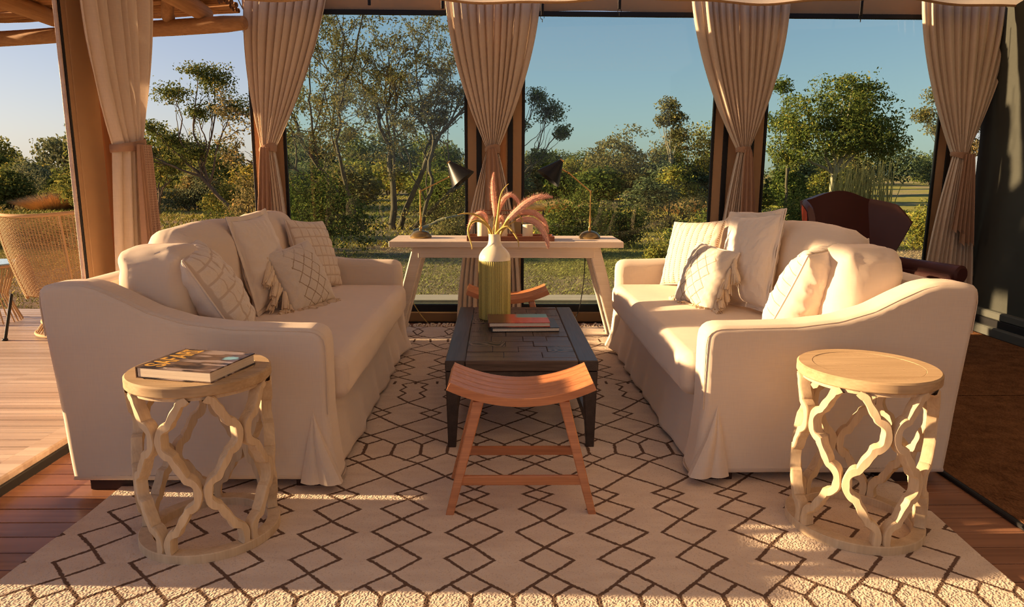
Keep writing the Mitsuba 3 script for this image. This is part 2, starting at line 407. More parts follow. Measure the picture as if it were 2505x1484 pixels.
part('baseboard_back', 'ledge', bx(-1.9, 3.95, 5.76, 6.02, .135, .165, .005), 'm_ledge')
part('baseboard_back', 'fascia', bx(-1.9, 3.95, 5.735, 5.77, -.2, .14, .004), 'm_grey_board')
# roof liner
ys = np.concatenate([[5.42, 5.40, 5.36], np.linspace(5.2, -4.5, 22)]); xs = np.linspace(-2.05, 3.9, 90)
X, Y = np.meshgrid(xs, ys, indexing='ij')
scal = 0.018 * np.cos((X + 0.1) * 2 * np.pi / 1.85) + 0.010 * np.sin(X * 3.7) - .012 * (X > .3) * np.clip(X - .3, 0, 1.5)
Z = 2.43 + (5.42 - Y) * 0.17 + (-scal) * np.exp(-(5.42 - Y) * 1.6) - np.clip(1.5 - Y, 0, 9) * .12 + .008 * np.sin(X * 9) * np.exp(-(5.42 - Y))
struct('ceiling', grid(np.stack([X, Y, Z], -1)), 'm_ceiling', 'tan canvas roof of the tent', True)
part('ceiling', 'edge_roll', tube(np.stack([xs, 0 * xs + 5.415, Z[:, 0]], 1), .012, 6), 'm_canvas')
# right wall
ys = np.linspace(5.72, -4.6, 40); zs = np.linspace(0, 3.3, 10)
Y, Z = np.meshgrid(ys, zs, indexing='ij')
struct('wall_right', grid(np.stack([3.80 + .02 * np.sin(Y * 2.3) + .05 * np.sin(Z * 1.3), Y, Z], -1)), 'm_dark_canvas', 'dark canvas side wall of the tent', True)
struct('baseboard_right', bx(3.70, 3.79, -1, 5.6, 0, .075, .01), 'm_grey_trim', 'grey padded skirting along the dark wall')
part('baseboard_right', 'rail', bx(3.745, 3.80, -1, 5.6, .125, .185, .01), 'm_grey_trim')
part('baseboard_right', 'groove', bx(3.735, 3.79, -1, 5.6, .07, .128, .004), 'm_black')
# low canvas skirt at the open side (hidden by the sofa and the frame's edge)
struct('wall_left', bx(-1.93, -1.90, 1.925, 2.50, 0.06, .66, .005), 'm_canvas', 'low canvas side panel at the open side')
part('wall_left', 'header', bx(-2.03, -2.00, -4.5, 5.25, 2.42, 3.5, .004), 'm_canvas')
part('wall_left', 'upper_panel', bx(-1.945, -1.915, 2.43, 2.60, 0.40, .97, .005), 'm_canvas')
part('wall_left', 'rear_panel', bx(-1.93, -1.90, 4.765, 5.02, 0.06, .62, .005), 'm_canvas')
part('wall_left', 'corner_panel', bx(-1.93, -1.90, 5.07, 5.70, 0.06, .62, .005), 'm_canvas')

# tent posts with canvas strips and zip tapes
def post(x0, x1, y, label, pole_x, sides=(1, 1)):
    k = thing('tent_post', label, 'post')
    if sides[0]:
        part(k, 'zip_tape', bx(x0, x0 + .022, y - .012, y + .012, .08, 2.42, .003), 'm_black')
        part(k, 'canvas_strip', bx(x0 + .022, x0 + .095, y - .005, y + .01, .08, 2.42, .003), 'm_canvas')
        part(k, 'zip_tape', bx(x0 + .095, x0 + .135, y - .010, y + .01, .08, 2.42, .003), 'm_black')
    if sides[1]:
        part(k, 'zip_tape', bx(x1 - .022, x1, y - .012, y + .012, .08, 2.42, .003), 'm_black')
        part(k, 'canvas_strip', bx(x1 - .095, x1 - .022, y - .005, y + .01, .08, 2.42, .003), 'm_canvas')
        part(k, 'zip_tape', bx(x1 - .135, x1 - .095, y - .010, y + .01, .08, 2.42, .003), 'm_black')
    part(k, 'canvas_panel', bx(x0 + .13 * sides[0], x1 - .13 * sides[1], y - .002, y + .012, .08, 2.42, .003), 'm_canvas')
    z = np.linspace(.0, 2.6, 14)
    part(k, 'pole', tube(np.stack([pole_x + .006 * np.sin(z * 3), y - .055 + 0 * z, z], 1), .045 + .004 * np.sin(z * 5), 14), 'm_log_z', label='orange-brown wooden pole')
    return k
post(-1.93, -1.66, 5.70, 'tent corner post where the open side meets the windows', -1.80)
post(-0.266, 0.21, 5.72, 'tent post with black zips behind the desk', 0.02)
post(1.695, 2.133, 5.72, 'tent post with black zips behind the right sofa cushions', 1.95)
post(3.50, 3.80, 5.72, 'tent post with black zips beside the dark wall', 3.70, (1, 0))
# post 1: on the open side, seen along its plane
k = thing('tent_post', 'wooden tent post on the open side behind the back of the shaded sofa', 'post')
zz = np.linspace(0, 2.7, 14)
part(k, 'pole', tube(np.stack([-1.97 + .006 * np.sin(zz * 3), 3.66 + 0 * zz, zz], 1), .055, 14), 'm_log_z', label='orange-brown wooden pole')
part(k, 'canvas_panel', bx(-1.958, -1.946, 3.40, 3.60, .06, 2.7, .004), 'm_canvas')
part(k, 'canvas_strip', bx(-1.960, -1.950, 3.362, 3.400, .06, 2.7, .003), 'm_canvas')
part(k, 'zip_tape', bx(-1.966, -1.946, 3.345, 3.360, .06, 2.7, .003), 'm_black')
part(k, 'edge_strip', bx(-1.968, -1.950, 3.332, 3.344, .06, 2.7, .003), 'm_ledge')

# straps under the roof edge
for x, y, L, hook, where in ((-0.955, 5.55, .10, 0, 'over the left window'), (-0.41, 5.5, .13, 0, 'beside the middle curtain on its left'), (0.325, 5.5, .17, 1, 'beside the middle curtain on its right'),
                      (0.895, 5.5, .12, 1, 'over the middle window'), (2.70, 5.5, .15, 1, 'over the right window')):
    k = thing('roof_strap', f'short black strap hanging from the canvas roof edge {where}', 'strap', 'straps under the roof edge')
    zt = 2.52
    part(k, 'webbing', bx(x - .011, x + .011, y - .003, y + .003, zt - L - .005, zt + .02, .002), 'm_black')
    if hook:
        a = np.linspace(-.5, 2 * np.pi - 1.8, 16)
        part(k, 'hook', tube(np.stack([x + .014 * np.cos(a), y + 0 * a, zt - L - .018 + .014 * np.sin(a)], 1), .0022, 6), 'm_black_metal')
        part(k, 'pin', tube([[x, y, zt - L - .030], [x, y, zt - L - .052]], .003, 6), 'm_black_metal')

# ------------------------------------------------------------------ pergola over the deck
def log(p0, p1, rad, seed, n=24, bend=.02):
    t = np.linspace(0, 1, n)[:, None]; p = np.array(p0) * (1 - t) + np.array(p1) * t
    q = np.concatenate([t * 3, t * 0 + seed, t * 0], 1)
    p = p + bend * np.stack([nz(q, 1, 1), nz(q, 1, 2), nz(q, 1, 3)], 1)
    rr = rad * (1 + .10 * nz(q, 2.2, 4)); rr[0] *= .82; rr[-1] *= .82
    p = np.vstack([p[:1] - .012 * (p[1] - p[0]) / np.linalg.norm(p[1] - p[0]), p, p[-1:] + .012 * unit(p[-1] - p[-2])])
    return tube(p, np.concatenate([[rr[0] * .6], rr, [rr[-1] * .6]]), 16)
def beam_y(x): return 5.5 + (-1.86 - x) * .312
BZ = 2.262
single('log_beam', log((-5.4, beam_y(-5.4), BZ), (-1.86, beam_y(-1.86), BZ + .01), .060, 1), 'm_log', 'long horizontal log beam across the top of the open side', 'beam')
for x, lab in ((-4.75, 'log rafter above the wicker chair, outermost'), (-3.50, 'thick log rafter with rounded end left of the nearest curtain'), (-2.22, 'log rafter with rounded end between the two left curtains')):
    e = beam_y(x) + .10
    single('rafter', log((x, e, BZ + .118), (x - .04, 2.2, BZ + .15), .064, x), 'm_log_y', lab, 'rafter', group='log rafters over the deck')
single('brace_block', log((-2.50, beam_y(-2.5), BZ + .05), (-2.42, beam_y(-2.5) - .18, BZ + .24), .045, 5, 8), 'm_log_y', 'short wooden brace standing on the log beam', 'brace')
rd = []
rr_ = np.random.default_rng(4)
for i in range(184):
    y = 6.05 - (i % 92) * .042 - .02 * (i // 92) + rr_.normal() * .008
    x = np.linspace(-5.2, -2.10, 14)
    zc = BZ + .213 + .034 * (i // 92) + .01 * np.sin(x * 5 + i) + rr_.normal() * .008 + 0 * x
    rd.append(tube(np.stack([x, y + .02 * np.sin(x * 2 + i * 1.7) - (x + 2) * .2, zc], 1), .020, 6, False))
single('reed_roof', cat(rd), 'm_reed', 'reed matting laid over the log rafters', 'reed roof', kind='stuff')

# ------------------------------------------------------------------ rugs
def rug_mesh(x0, x1, y0, y1, z, nx, ny, amp, wob, seed):
    X, Y = np.meshgrid(np.linspace(x0, x1, nx), np.linspace(y0, y1, ny), indexing='ij')
    P = np.stack([X, Y, 0 * X], -1)
    ex = (X - x0) / (x1 - x0)
    dx = wob * (nz(P * [0, 1, 0], 1.7, seed) * 2) * (np.abs(ex - .5) * 2) ** 8
    Z = z + amp * np.clip(nz(P, 3, seed + 1, 2), -.5, .5)
    top = np.stack([X + dx, Y, Z], -1)
    ring = np.concatenate([top[:, 0], top[-1, 1:], top[-2::-1, -1], top[0, -2:0:-1]])
    low = ring.copy(); low[:, 2] = 0.0005
    side = grid(np.stack([low, ring], 1), True, False)
    return trimesh.util.concatenate([grid(top), side])
k = thing('rug', 'cream woven wool rug with brown diamond pattern under the sofas', 'rug')
part(k, 'pile', rug_mesh(-1.46, 1.545, 1.45, 5.42, .013, 120, 160, .006, .03, 3), 'm_rug', True)
fr = []
for i in range(150):
    x = -1.44 + i * 2.97 / 150
    a = rr_.normal() * .5; L = .06 + .03 * rr_.random()
    t = np.linspace(0, 1, 5)
    fr.append(tube(np.stack([x + L * .5 * np.sin(a) * t + .008 * np.sin(t * 6 + i), 5.415 + L * t, .012 + .018 * np.sin(t * np.pi) * rr_.random()], 1), 0.008, 6))
part(k, 'fringe', cat(fr), 'm_tassel', True, kind='stuff', label='cream knotted fringe')
def mat_thing(y0, y1, label):
    k = thing('coir_mat', label, 'mat')
    part(k, 'pile', rug_mesh(1.815, 3.66, y0, y1, .018, 40, 40, .003, .004, 9), 'm_coir', True)
    part(k, 'binding', cat([bx(1.800, 1.822, y0, y1, .0005, .017, .004), bx(1.81, 3.66, y1 - .012, y1 + .004, .0005, .016, .004)]), 'm_black')
mat_thing(1.2, 3.632, 'brown coir mat in front of the dark wall, the nearer one')
mat_thing(3.645, 5.55, 'brown coir mat by the dark wall with a strip of sun, the farther one')

# ------------------------------------------------------------------ sofas
def xf(m, mirror, dy=0.045):
    m = m.copy()
    if mirror:
        v = np.array(m.vertices); v[:, 0] = .152 - v[:, 0]; v[:, 1] += dy; m.vertices = v; m.invert()
    return m
ARM = [(-1.605, .045), (-1.622, .30), (-1.648, .62), (-1.655, .745), (-1.650, .780), (-1.630, .797), (-1.58, .803), (-1.50, .803), (-1.445, .790), (-1.362, .752), (-1.266, .702), (-1.138, .664),
       (-.978, .644), (-.771, .638), (-.690, .637), (-.655, .628), (-.636, .606), (-.630, .57), (-.632, .32), (-.618, .16), (-.600, .045)]
def arm_mesh(y0, y1, r):
    p = resample(np.array(ARM), .022)
    p = np.vstack([p, resample(np.array([(-.600, .045), (-1.605, .045)]), .05)[1:-1]])
    p = p + 0
    m = ext_round(p, y0, y1, r, 5)
    v = np.array(m.vertices)
    m.vertices = v + np.stack([nz(v, 3, 1) * .006, nz(v, 3.5, 2) * .010, nz(v, 4, 3) * .006], 1)
    return m
def skirt_mesh():
    n, mz = 220, 22
    y = np.linspace(2.56, 4.66, n); s = np.linspace(0, 1, mz)
    S, Yg = np.meshgrid(s, y, indexing='ij')
    wave = .55 * np.sin(Yg * 19 + 2 * np.sin(Yg * 3.1)) + .45 * np.sin(Yg * 8.3 + 1) + .4 * np.sin(Yg * 31 + 1.5 * np.sin(Yg * 5))
    endf = np.exp(-((Yg - 4.66) / .10) ** 2) * .035 + np.exp(-((Yg - 2.56) / .14) ** 2) * .02
    Xo = -.675 + .055 * S ** 1.3 + (.012 * wave + endf) * S ** 1.5
    Z = .325 - .285 * S + .004 * wave * S
    front = np.stack([Xo, Yg, Z], -1); back = front - np.array([.012, 0, 0])
    ring = np.concatenate([front, back[::-1]], 0)
    return grid(ring, True, False)
def cushion_box(half, r, m, c, bulge, seed, crush=0):
    q = rbox(half, r, m, 6)
    v = np.array(q.vertices); h = np.array(half); u = v / h
    w = np.stack([(1 - u[:, (k + 1) % 3] ** 2) * (1 - u[:, (k + 2) % 3] ** 2) for k in range(3)], 1)
    v = v + np.sign(u) * np.clip(np.abs(u), 0, 1) * w * np.array(bulge)
    v = v + np.stack([nz(v + seed, 5, 1), nz(v + seed, 5, 2), nz(v + seed, 6, 3)], 1) * .016
    if crush: v = v + crush * np.stack([nz(v + seed, 16, 5, 3), nz(v + seed, 18, 6, 3), nz(v + seed, 17, 7, 3)], 1) * (np.abs(u).prod(1)[:, None] ** .5)
    q.vertices = v + np.array(c)
    return q
def sofa(mirror, label):
    k = thing('sofa', label, 'sofa')
    P = lambda n, m, mm='m_linen', sm=40, **kw: part(k, n, xf(m, mirror), mm, sm, **kw)
    P('arm', arm_mesh(2.52, 2.665, .028)); P('arm', arm_mesh(4.54, 4.68, .045))
    back = [(-1.600, .045), (-1.622, .30), (-1.650, .70), (-1.648, .765), (-1.625, .785), (-1.56, .788), (-1.52, .775), (-1.50, .74), (-1.46, .30), (-1.46, .045)]
    bp = np.vstack([resample(np.array(back), .03), resample(np.array([back[-1], back[0]]), .05)[1:-1]])
    bm = ext_round(bp, 2.60, 4.60, .004, 1)
    P('back', bm)
    P('base', bx(-1.47, -.675, 2.60, 4.60, .06, .345, .01))
    P('skirt', skirt_mesh(), sm=True, label='linen skirt hanging in soft folds')
    # kick pleat at the near corner
    pl = []
    for x0, x1, off in ((-.745, -.655, .014), (-.672, -.588, .024)):
        t = np.linspace(0, 1, 14); s = np.linspace(0, 1, 8)
        Tt, S = np.meshgrid(t, s, indexing='ij')
        xa = -.690 + (x0 + .690) * Tt ** 1.15; xb = -.690 + (x1 + .690) * Tt ** 1.15
        Xp = xa + (xb - xa) * S; Yp = 2.520 - off * np.minimum(1, Tt * 2.2) - .020 * Tt * np.sin(S * np.pi); Zp = .335 - .288 * Tt
        f = np.stack([Xp, Yp, Zp], -1); b = f + np.array([0, off * .9 + .006, 0])
        pl.append(grid(np.concatenate([f, b[:, ::-1]], 1), False, True))
    for q in pl: P('kick_pleat', q)
    for x0, x1 in ((-1.56, -1.36), (-.775, -.66)):
        for y0 in (2.555, 4.52): P('foot', bx(x0, x1, y0, y0 + .085, .0, .062, .004), 'm_foot')
    P('seat_cushion', cushion_box((.438, .925, .090), .050, (14, 26, 4), (-1.032, 3.60, .398), (.010, .01, .022), 3), 'm_linen_cushion')
    P('back_cushion', cushion_box((.125, .125, .212), .055, (8, 8, 12), (-1.335, 2.808, .698), (.015, .01, .008), 7 + mirror, .028), 'm_linen_cushion')
    P('back_cushion', cushion_box((.100, .405, .235), .085, (6, 14, 10), (-1.385, 3.340, .715), (.04, .0, .025), 17 + mirror, .025), 'm_linen_cushion')
    P('back_cushion', cushion_box((.100, .385, .235), .085, (6, 14, 10), (-1.385, 4.140, .715), (.04, .0, .025), 27 + mirror, .025), 'm_linen_cushion')
    # piping along the near arm
    q = resample(np.array(ARM[2:19]), .02); q = np.stack([q[:, 0], np.full(len(q), 2.5275), q[:, 1]], 1)
    c0 = q[:, [0, 2]].mean(0)
    q[:, 0] += (c0[0] - q[:, 0]) * .008; q[:, 2] -= .010
    P('piping', tube(q, .0022, 6), 'm_seam')
    return k
mat('m_foot', (0.030, 0.012, 0.010), 0.4, 0.4)
mat('m_seam', (0.60, 0.49, 0.38), 0.9, 0.1)
sofa(False, 'beige linen slipcovered sofa with its seat in shade and its back to the deck')
sofa(True, 'beige linen slipcovered sofa with sunlit seat, its back to the dark wall')

# ------------------------------------------------------------------ scatter cushions
def pillow_mesh(w, h, t, n=56, pinch=.06, flange=0.0, relief=None, seed=0, wr=.010, power=.46):
    e = 1 + flange
    s = np.linspace(-1, 1, n); s = np.sign(s) * (1 - (1 - np.abs(s)) ** 1.35)
    if flange: s = np.concatenate([[-e, -1 - flange * .5], s, [1 + flange * .5, e]])
    U, V = np.meshgrid(s, s, indexing='ij')
    cu, cv = np.clip(U, -1, 1), np.clip(V, -1, 1)
    prof = np.clip((1 - cu ** 2) * (1 - cv ** 2), 0, 1) ** power
    x = w / 2 * U * (1 - pinch * (1 - np.clip(np.abs(V), 0, 1) ** 2) * np.abs(cu) ** 2)
    y = h / 2 * V * (1 - pinch * (1 - np.clip(np.abs(U), 0, 1) ** 2) * np.abs(cv) ** 2)
    ms, uvs = [], []
    q = np.stack([U * 2 + seed, V * 2, 0 * U], -1)
    for sd in (1, -1):
        z = sd * (t / 2 * prof + .004 + wr * (nz(q + sd * 3, 2.4, seed) + .5 * nz(q, 6, seed + 3)) * prof ** .3)
        # creases that run from the corners and seams
        edge = np.clip(np.maximum(np.abs(cu), np.abs(cv)) - .45, 0, 1)
        z = z + sd * .008 * np.sin(np.arctan2(cv, cu) * 21 + 3 * nz(q, 2, seed + 5)) * edge * prof ** .5
        if relief is not None and sd == 1: z = z + relief((U + 1) / 2, (V + 1) / 2) * np.clip(prof * 3, 0, 1)
        if flange: z = z + (np.maximum(np.abs(U), np.abs(V)) > 1) * (.006 * np.sin(U * 9 + seed) + .006 * np.sin(V * 8))
        g = grid(np.stack([x, y, z], -1))
        if sd < 0: g.invert()
        ms.append(g); uvs.append(np.stack([(U + 1) / 2, (V + 1) / 2], -1).reshape(-1, 2))
    return trimesh.util.concatenate(ms), np.vstack(uvs)
def place(c, psi, tilt, roll=0.0):
    """columns: local x = width, y = up, z = out of the face. psi: the face's heading from +x towards -y (degrees)"""
    p, t, ro = np.radians([psi, tilt, roll])
    nh = np.array([math.cos(p), -math.sin(p), 0]); up = np.array([0, 0, 1.0])
    xl = np.cross(up, nh); yl = math.cos(t) * up - math.sin(t) * nh; zl = np.cross(xl, yl)
    x2 = math.cos(ro) * xl + math.sin(ro) * yl; y2 = -math.sin(ro) * xl + math.cos(ro) * yl
    M = np.eye(4); M[:3, 0], M[:3, 1], M[:3, 2], M[:3, 3] = x2, y2, zl, c
    return M
def pillow(label, M, w, h, t, mm, mback=None, tassels=None, group=None, **kw):
    k = thing('cushion', label, 'cushion', group)
    m, uv = pillow_mesh(w, h, t, **kw)
    m.apply_transform(M)
    nv = len(m.vertices) // 2; nf = len(m.faces) // 2
    f = trimesh.Trimesh(m.vertices[:nv], m.faces[:nf], process=False); b = trimesh.Trimesh(m.vertices[nv:], m.faces[nf:] - nv, process=False)
    part(k, 'front', f, mm, True, uv=uv[:nv]); part(k, 'back', b, mback or 'm_pillow', True, uv=uv[nv:])
    e = 1.0 + kw.get('flange', 0)
    a = np.linspace(-1, 1, 24); edge = []
    pin = kw.get('pinch', .06)
    for sgn, ax in ((-1, 1), (1, 0), (1, 1), (-1, 0)):
        for s in (a if (sgn, ax) in ((-1, 1), (1, 0)) else -a):
            U, V = (s, sgn) if ax else (sgn, s)
            edge.append([w / 2 * U * e * (1 - pin * (1 - V * V) * U * U), h / 2 * V * e * (1 - pin * (1 - U * U) * V * V), 0])
    edge = np.array(edge) @ M[:3, :3].T + M[:3, 3]
    part(k, 'piping', tube(edge, .0042 if not tassels else .006, 6, False, True), mback or 'm_pillow', True)
    if tassels:
        rr = np.random.default_rng(int(w * 1000) + len(label))
        for (u0, v0, u1, v1, cnt, L) in tassels:
            for i in range(cnt):
                s = (i + .5) / cnt
                loc = np.array([w / 2 * (u0 + (u1 - u0) * s), h / 2 * (v0 + (v1 - v0) * s), .008 + .012 * rr.random()])
                p0 = M[:3, :3] @ loc + M[:3, 3]
                out = unit(M[:3, :3] @ np.array([(u0 + u1) / 2 * 1.2 if abs(u0 - u1) < .5 else 0, (v0 + v1) / 2 * 1.2 if abs(v0 - v1) < .5 else 0, .55]))
                d = unit(out * .75 + np.array([0, 0, -.8]) + rr.normal(size=3) * .22)
                LL = L * (.8 + .4 * rr.random())
                st = []
                kk = np.linspace(0, 1, 5)
                core = p0 + d * LL * kk[:, None] + np.array([0, 0, -.02]) * (kk ** 2)[:, None]
                core[:, 2] = np.maximum(core[:, 2], .505 + .004 * rr.random())
                st.append(tube(core, np.array([.007, .013, .014, .015, .012]), 7))
                for j in range(7):
                    off = unit(rr.normal(size=3)) * .014
                    pp = core + off * np.array([.3, .7, .9, 1.1, 1.4])[:, None]
                    st.append(tube(pp, np.array([.003, .004, .004, .0035, .002]), 4))
                part(k, 'tassel', cat(st), 'm_tassel', True)
    return k
def rel_grid(u, v):
    a = np.abs(u * 7 - np.round(u * 7)); b = np.abs(v * 7 - np.round(v * 7))
    return .0045 * np.clip(np.minimum(a, b) / .2, 0, 1) - .002
def rel_net(u, v):
    a, b = (u + v) * 4.5, (u - v) * 4.5
    a = np.abs(a - np.round(a)); b = np.abs(b - np.round(b))
    return -.002 * np.clip(1 - np.minimum(a, b) / .10, 0, 1) * (u > .2) * (u < .8)
def rel_dash(u, v):
    a = np.abs(u * 9 - np.round(u * 9)); return .004 * np.clip(a / .25, 0, 1) - .002
# on the shaded sofa
pillow('large quilted grid cushion leaning on the arm nearest the book side table', place((-1.185, 2.95, .690), -18, 28, 8), .47, .47, .20, 'm_pillow_grid', n=84, relief=rel_grid, seed=1, wr=.02)
pillow('tall plain beige flanged cushion standing behind the tasselled cushion in shade', place((-1.215, 3.63, .755), 4, 14, 2), .44, .45, .145, 'm_pillow', flange=.10, seed=2, wr=.014)
pillow('quilted grid cushion at the window end of the shaded sofa', place((-1.125, 4.32, .708), 14, 19, -6), .43, .43, .13, 'm_pillow_grid', n=84, relief=rel_grid, seed=3)
pillow('small shaded cushion with tassels and net stitching lying against the plain flanged cushion', place((-1.04, 3.70, .652), 24, 23, 7), .365, .35, .145, 'm_pillow_net', n=84, relief=rel_net, seed=4,
       tassels=[(-1, .95, -1, -.95, 14, .11), (-.95, -1, .95, -1, 11, .085)])
# on the sunlit sofa
pillow('cream cushion with dashed vertical lines at the window end of the sunlit sofa', place((1.215, 4.38, .708), 150, 19, 5), .42, .42, .12, 'm_pillow_dash', n=84, relief=rel_dash, seed=5)
pillow('large plain cream flanged cushion standing behind the sunlit tasselled cushion', place((1.310, 3.64, .760), 168, 10, 5), .45, .47, .15, 'm_pillow', flange=.10, seed=6, wr=.016)
pillow('small sunlit cream cushion with net stitching and a tasselled edge', place((1.115, 3.73, .655), 158, 21, -5), .345, .345, .15, 'm_pillow_net', n=84, relief=rel_net, seed=7,
       tassels=[(1, .85, 1, -.95, 12, .10), (-.4, -1, .95, -1, 10, .08), (-.97, -.9, -.95, -.95, 1, .09)])
pillow('stitched cushion leaning edge on against the near end of the sunlit sofa', place((1.385, 3.03, .690), 232, 28, -6), .47, .48, .25, 'm_pillow_stitch', seed=8, wr=.03)

# ------------------------------------------------------------------ coffee table
k = thing('coffee_table', 'low dark wood coffee table with a parquet top of carved blocks', 'table')
CX0, CX1, CY0, CY1, CZ = -.2275, .432, 2.924, 4.158, .409
part(k, 'frame_rail', bx(CX0, CX0 + .085, CY0, CY1, CZ - .048, CZ, .004), 'm_dark_wood')
part(k, 'frame_rail', bx(CX1 - .085, CX1, CY0, CY1, CZ - .048, CZ, .004), 'm_dark_wood')
part(k, 'frame_rail', bx(CX0 + .086, CX1 - .086, CY0, CY0 + .055, CZ - .048, CZ, .004), 'm_tile_x')
part(k, 'frame_rail', bx(CX0 + .086, CX1 - .086, CY1 - .055, CY1, CZ - .048, CZ, .004), 'm_tile_x')
tbd = part(k, 'top_board', bx(CX0 + .08, CX1 - .08, CY0 + .05, CY1 - .05, CZ - .045, CZ - .010, .002), 'm_dark_wood')
r = random.Random(5)
xa, xb, ya, yb = CX0 + .0865, CX1 - .0865, CY0 + .0565, CY1 - .0565
ny = 11
for j in range(ny):
    y0 = ya + (yb - ya) * j / ny; y1 = ya + (yb - ya) * (j + 1) / ny
    cuts = sorted([0, 1] + [(.24 + r.uniform(-.03, .03)), .5 + r.uniform(-.04, .04), .75 + r.uniform(-.03, .03)]) if j % 2 else sorted([0, 1, .33 + r.uniform(-.05, .05), .67 + r.uniform(-.05, .05)])
    for a, b in zip(cuts[:-1], cuts[1:]):
        m_ = r.choice(['m_tile_x', 'm_tile_x', 'm_tile_y', 'm_tile_ring'])
        tl = bx(xa + (xb - xa) * a + .0008, xa + (xb - xa) * b - .0008, y0 + .0008, y1 - .0008, CZ - .011, CZ - r.uniform(0, .003), .0018)
        part(tbd, 'block', tl, m_)
part(k, 'apron', cat([bx(CX0 + .03, CX1 - .03, CY0 + .012, CY0 + .035, CZ - .125, CZ - .05, .003), bx(CX0 + .03, CX1 - .03, CY1 - .035, CY1 - .012, CZ - .125, CZ - .05, .003),
                      bx(CX0 + .012, CX0 + .035, CY0 + .03, CY1 - .03, CZ - .125, CZ - .05, .003), bx(CX1 - .035, CX1 - .012, CY0 + .03, CY1 - .03, CZ - .125, CZ - .05, .003)]), 'm_dark_wood')
for sx in (0, 1):
    for sy in (0, 1):
        xt = CX0 + .034 if sx == 0 else CX1 - .034; yt = CY0 + .034 if sy == 0 else CY1 - .034
        xo = CX0 + .022 if sx == 0 else CX1 - .022; yo = CY0 + .022 if sy == 0 else CY1 - .022
        part(k, 'leg', leg_flat((xo + .004 * (1 - 2 * sx), yo + .004 * (1 - 2 * sy), .0135), (xt, yt, CZ - .05), (.034, .034), (.066, .066)), 'm_dark_wood')
for xs_ in (CX0 + .03, CX1 - .03):
    part(k, 'stretcher', bx(xs_ - .011, xs_ + .011, CY0 + .04, CY1 - .04, .095, .135, .003), 'm_dark_wood')

# vase with plumes
k = thing('vase', 'bottle vase with green ribbed body and cream neck on the coffee table', 'vase')
VX, VY, VZ = -.019, 3.825, CZ - .0005
th = np.linspace(0, 2 * np.pi, 217)[:-1]
zz = np.array([0, .004, .012, .10, .2, .30, .318, .326]); R0 = np.array([.080, .086, .088, .088, .088, .088, .088, .086])
rib = 1 - .022 * np.abs(np.sin(th * 27))
P = np.stack([R0[:, None] * rib * np.cos(th) + VX, R0[:, None] * rib * np.sin(th) + VY, zz[:, None] + 0 * th + VZ], -1)
g = grid(P, False, True); g.invert()
part(k, 'body', g, 'm_vase', 40, label='ribbed green glazed body')
prof = [(.087, .326), (.0865, .338), (.082, .355), (.070, .375), (.054, .392), (.042, .404), (.036, .418), (.033, .44), (.0325, .458), (.034, .464), (.031, .467), (.028, .462), (.028, .40), (.02, .38), (.001, .375)]
part(k, 'neck', lathe(spline(prof[:9], 40).tolist() + prof[9:], 64, (VX, VY, VZ)), 'm_vase_cream', 50, label='smooth cream shoulder and neck')
base = trimesh.creation.cylinder(.079, .004, sections=48); base.apply_translation([VX, VY, VZ + .002])
part(k, 'base', base, 'm_vase_cream')

VP = np.array([VX, VY, VZ + .45])
def stem_path(pts):
    """points given as (dx, dy, dz) from the vase mouth"""
    return spline(np.array([[0, 0, -.06]] + pts) + VP, 40)
def plume_mesh(path, rad, seed):
    rr = np.random.default_rng(seed); ms = []
    p = resample(path, .002); n = len(p); s = np.linspace(0, 1, n)
    env = rad * np.clip(np.sin(np.pi * np.clip(s, .0, 1) ** .75), 0, 1) ** .6 + .001
    ms.append(tube(p, env * .62, 8))
    t = unit(np.gradient(p, axis=0))
    V, F = [], []
    for i in range(0, n):
        for j in range(9):
            d = rr.normal(size=3); d = unit(d - t[i] * (d @ t[i])) + t[i] * .75
            d = unit(d); L = env[i] * (.75 + .8 * rr.random()) + .003
            a = unit(np.cross(d, rr.normal(size=3))) * .0011
            b = p[i] + d * L; k0 = len(V)
            V += [p[i] - a, p[i] + a, b]; F.append([k0, k0 + 1, k0 + 2])
    ms.append(trimesh.Trimesh(np.array(V), np.array(F), process=False))
    return cat(ms)
PL = [('upright pink grass plume standing straight up in the vase', [(-.005, 0, .06), (0.0, .01, .12), (-.006, .015, .22), (-.004, .015, .345)], .42, .017),
      ('pink grass plume arching to the upper right and longest of the bunch', [(.05, -.01, .07), (.105, -.02, .125), (.20, -.02, .20), (.31, -.02, .215)], .34, .024),
      ('pink grass plume that nods down past the desk edge on the right', [(.06, .01, .05), (.13, .02, .09), (.21, .02, .085), (.265, .02, .03), (.295, .02, -.065)], .42, .022),
      ('dusky pink grass plume bending behind the longest one', [(.02, .03, .10), (.05, .05, .20), (.085, .05, .225), (.12, .05, .20), (.142, .05, .165)], .47, .015),
      ('pink grass plume curling down at the far right of the bunch', [(.07, .03, .07), (.15, .05, .13), (.22, .05, .125), (.27, .05, .08), (.295, .05, .02)], .45, .018),
      ('short pink grass plume drooping to the left of the vase mouth', [(-.04, .02, .07), (-.075, .03, .125), (-.105, .03, .11), (-.135, .03, .06), (-.145, .03, .02)], .40, .017),
      ('small pink grass plume tucked in behind the stems', [(.01, .04, .05), (.022, .06, .085), (.03, .06, .10), (.045, .06, .055)], .30, .013)]
for i, (lab, pts, f0, rad) in enumerate(PL):
    p = stem_path(pts); c = int(f0 * len(p))
    k = thing('grass_plume', lab, 'dried grass', 'dried grasses in the vase')
    part(k, 'stem', tube(p[:c + 4], np.linspace(.0042, .0025, c + 4), 7), 'm_stalk')
    part(k, 'plume', plume_mesh(p[c:], rad * 1.25, i), 'm_plume', False)
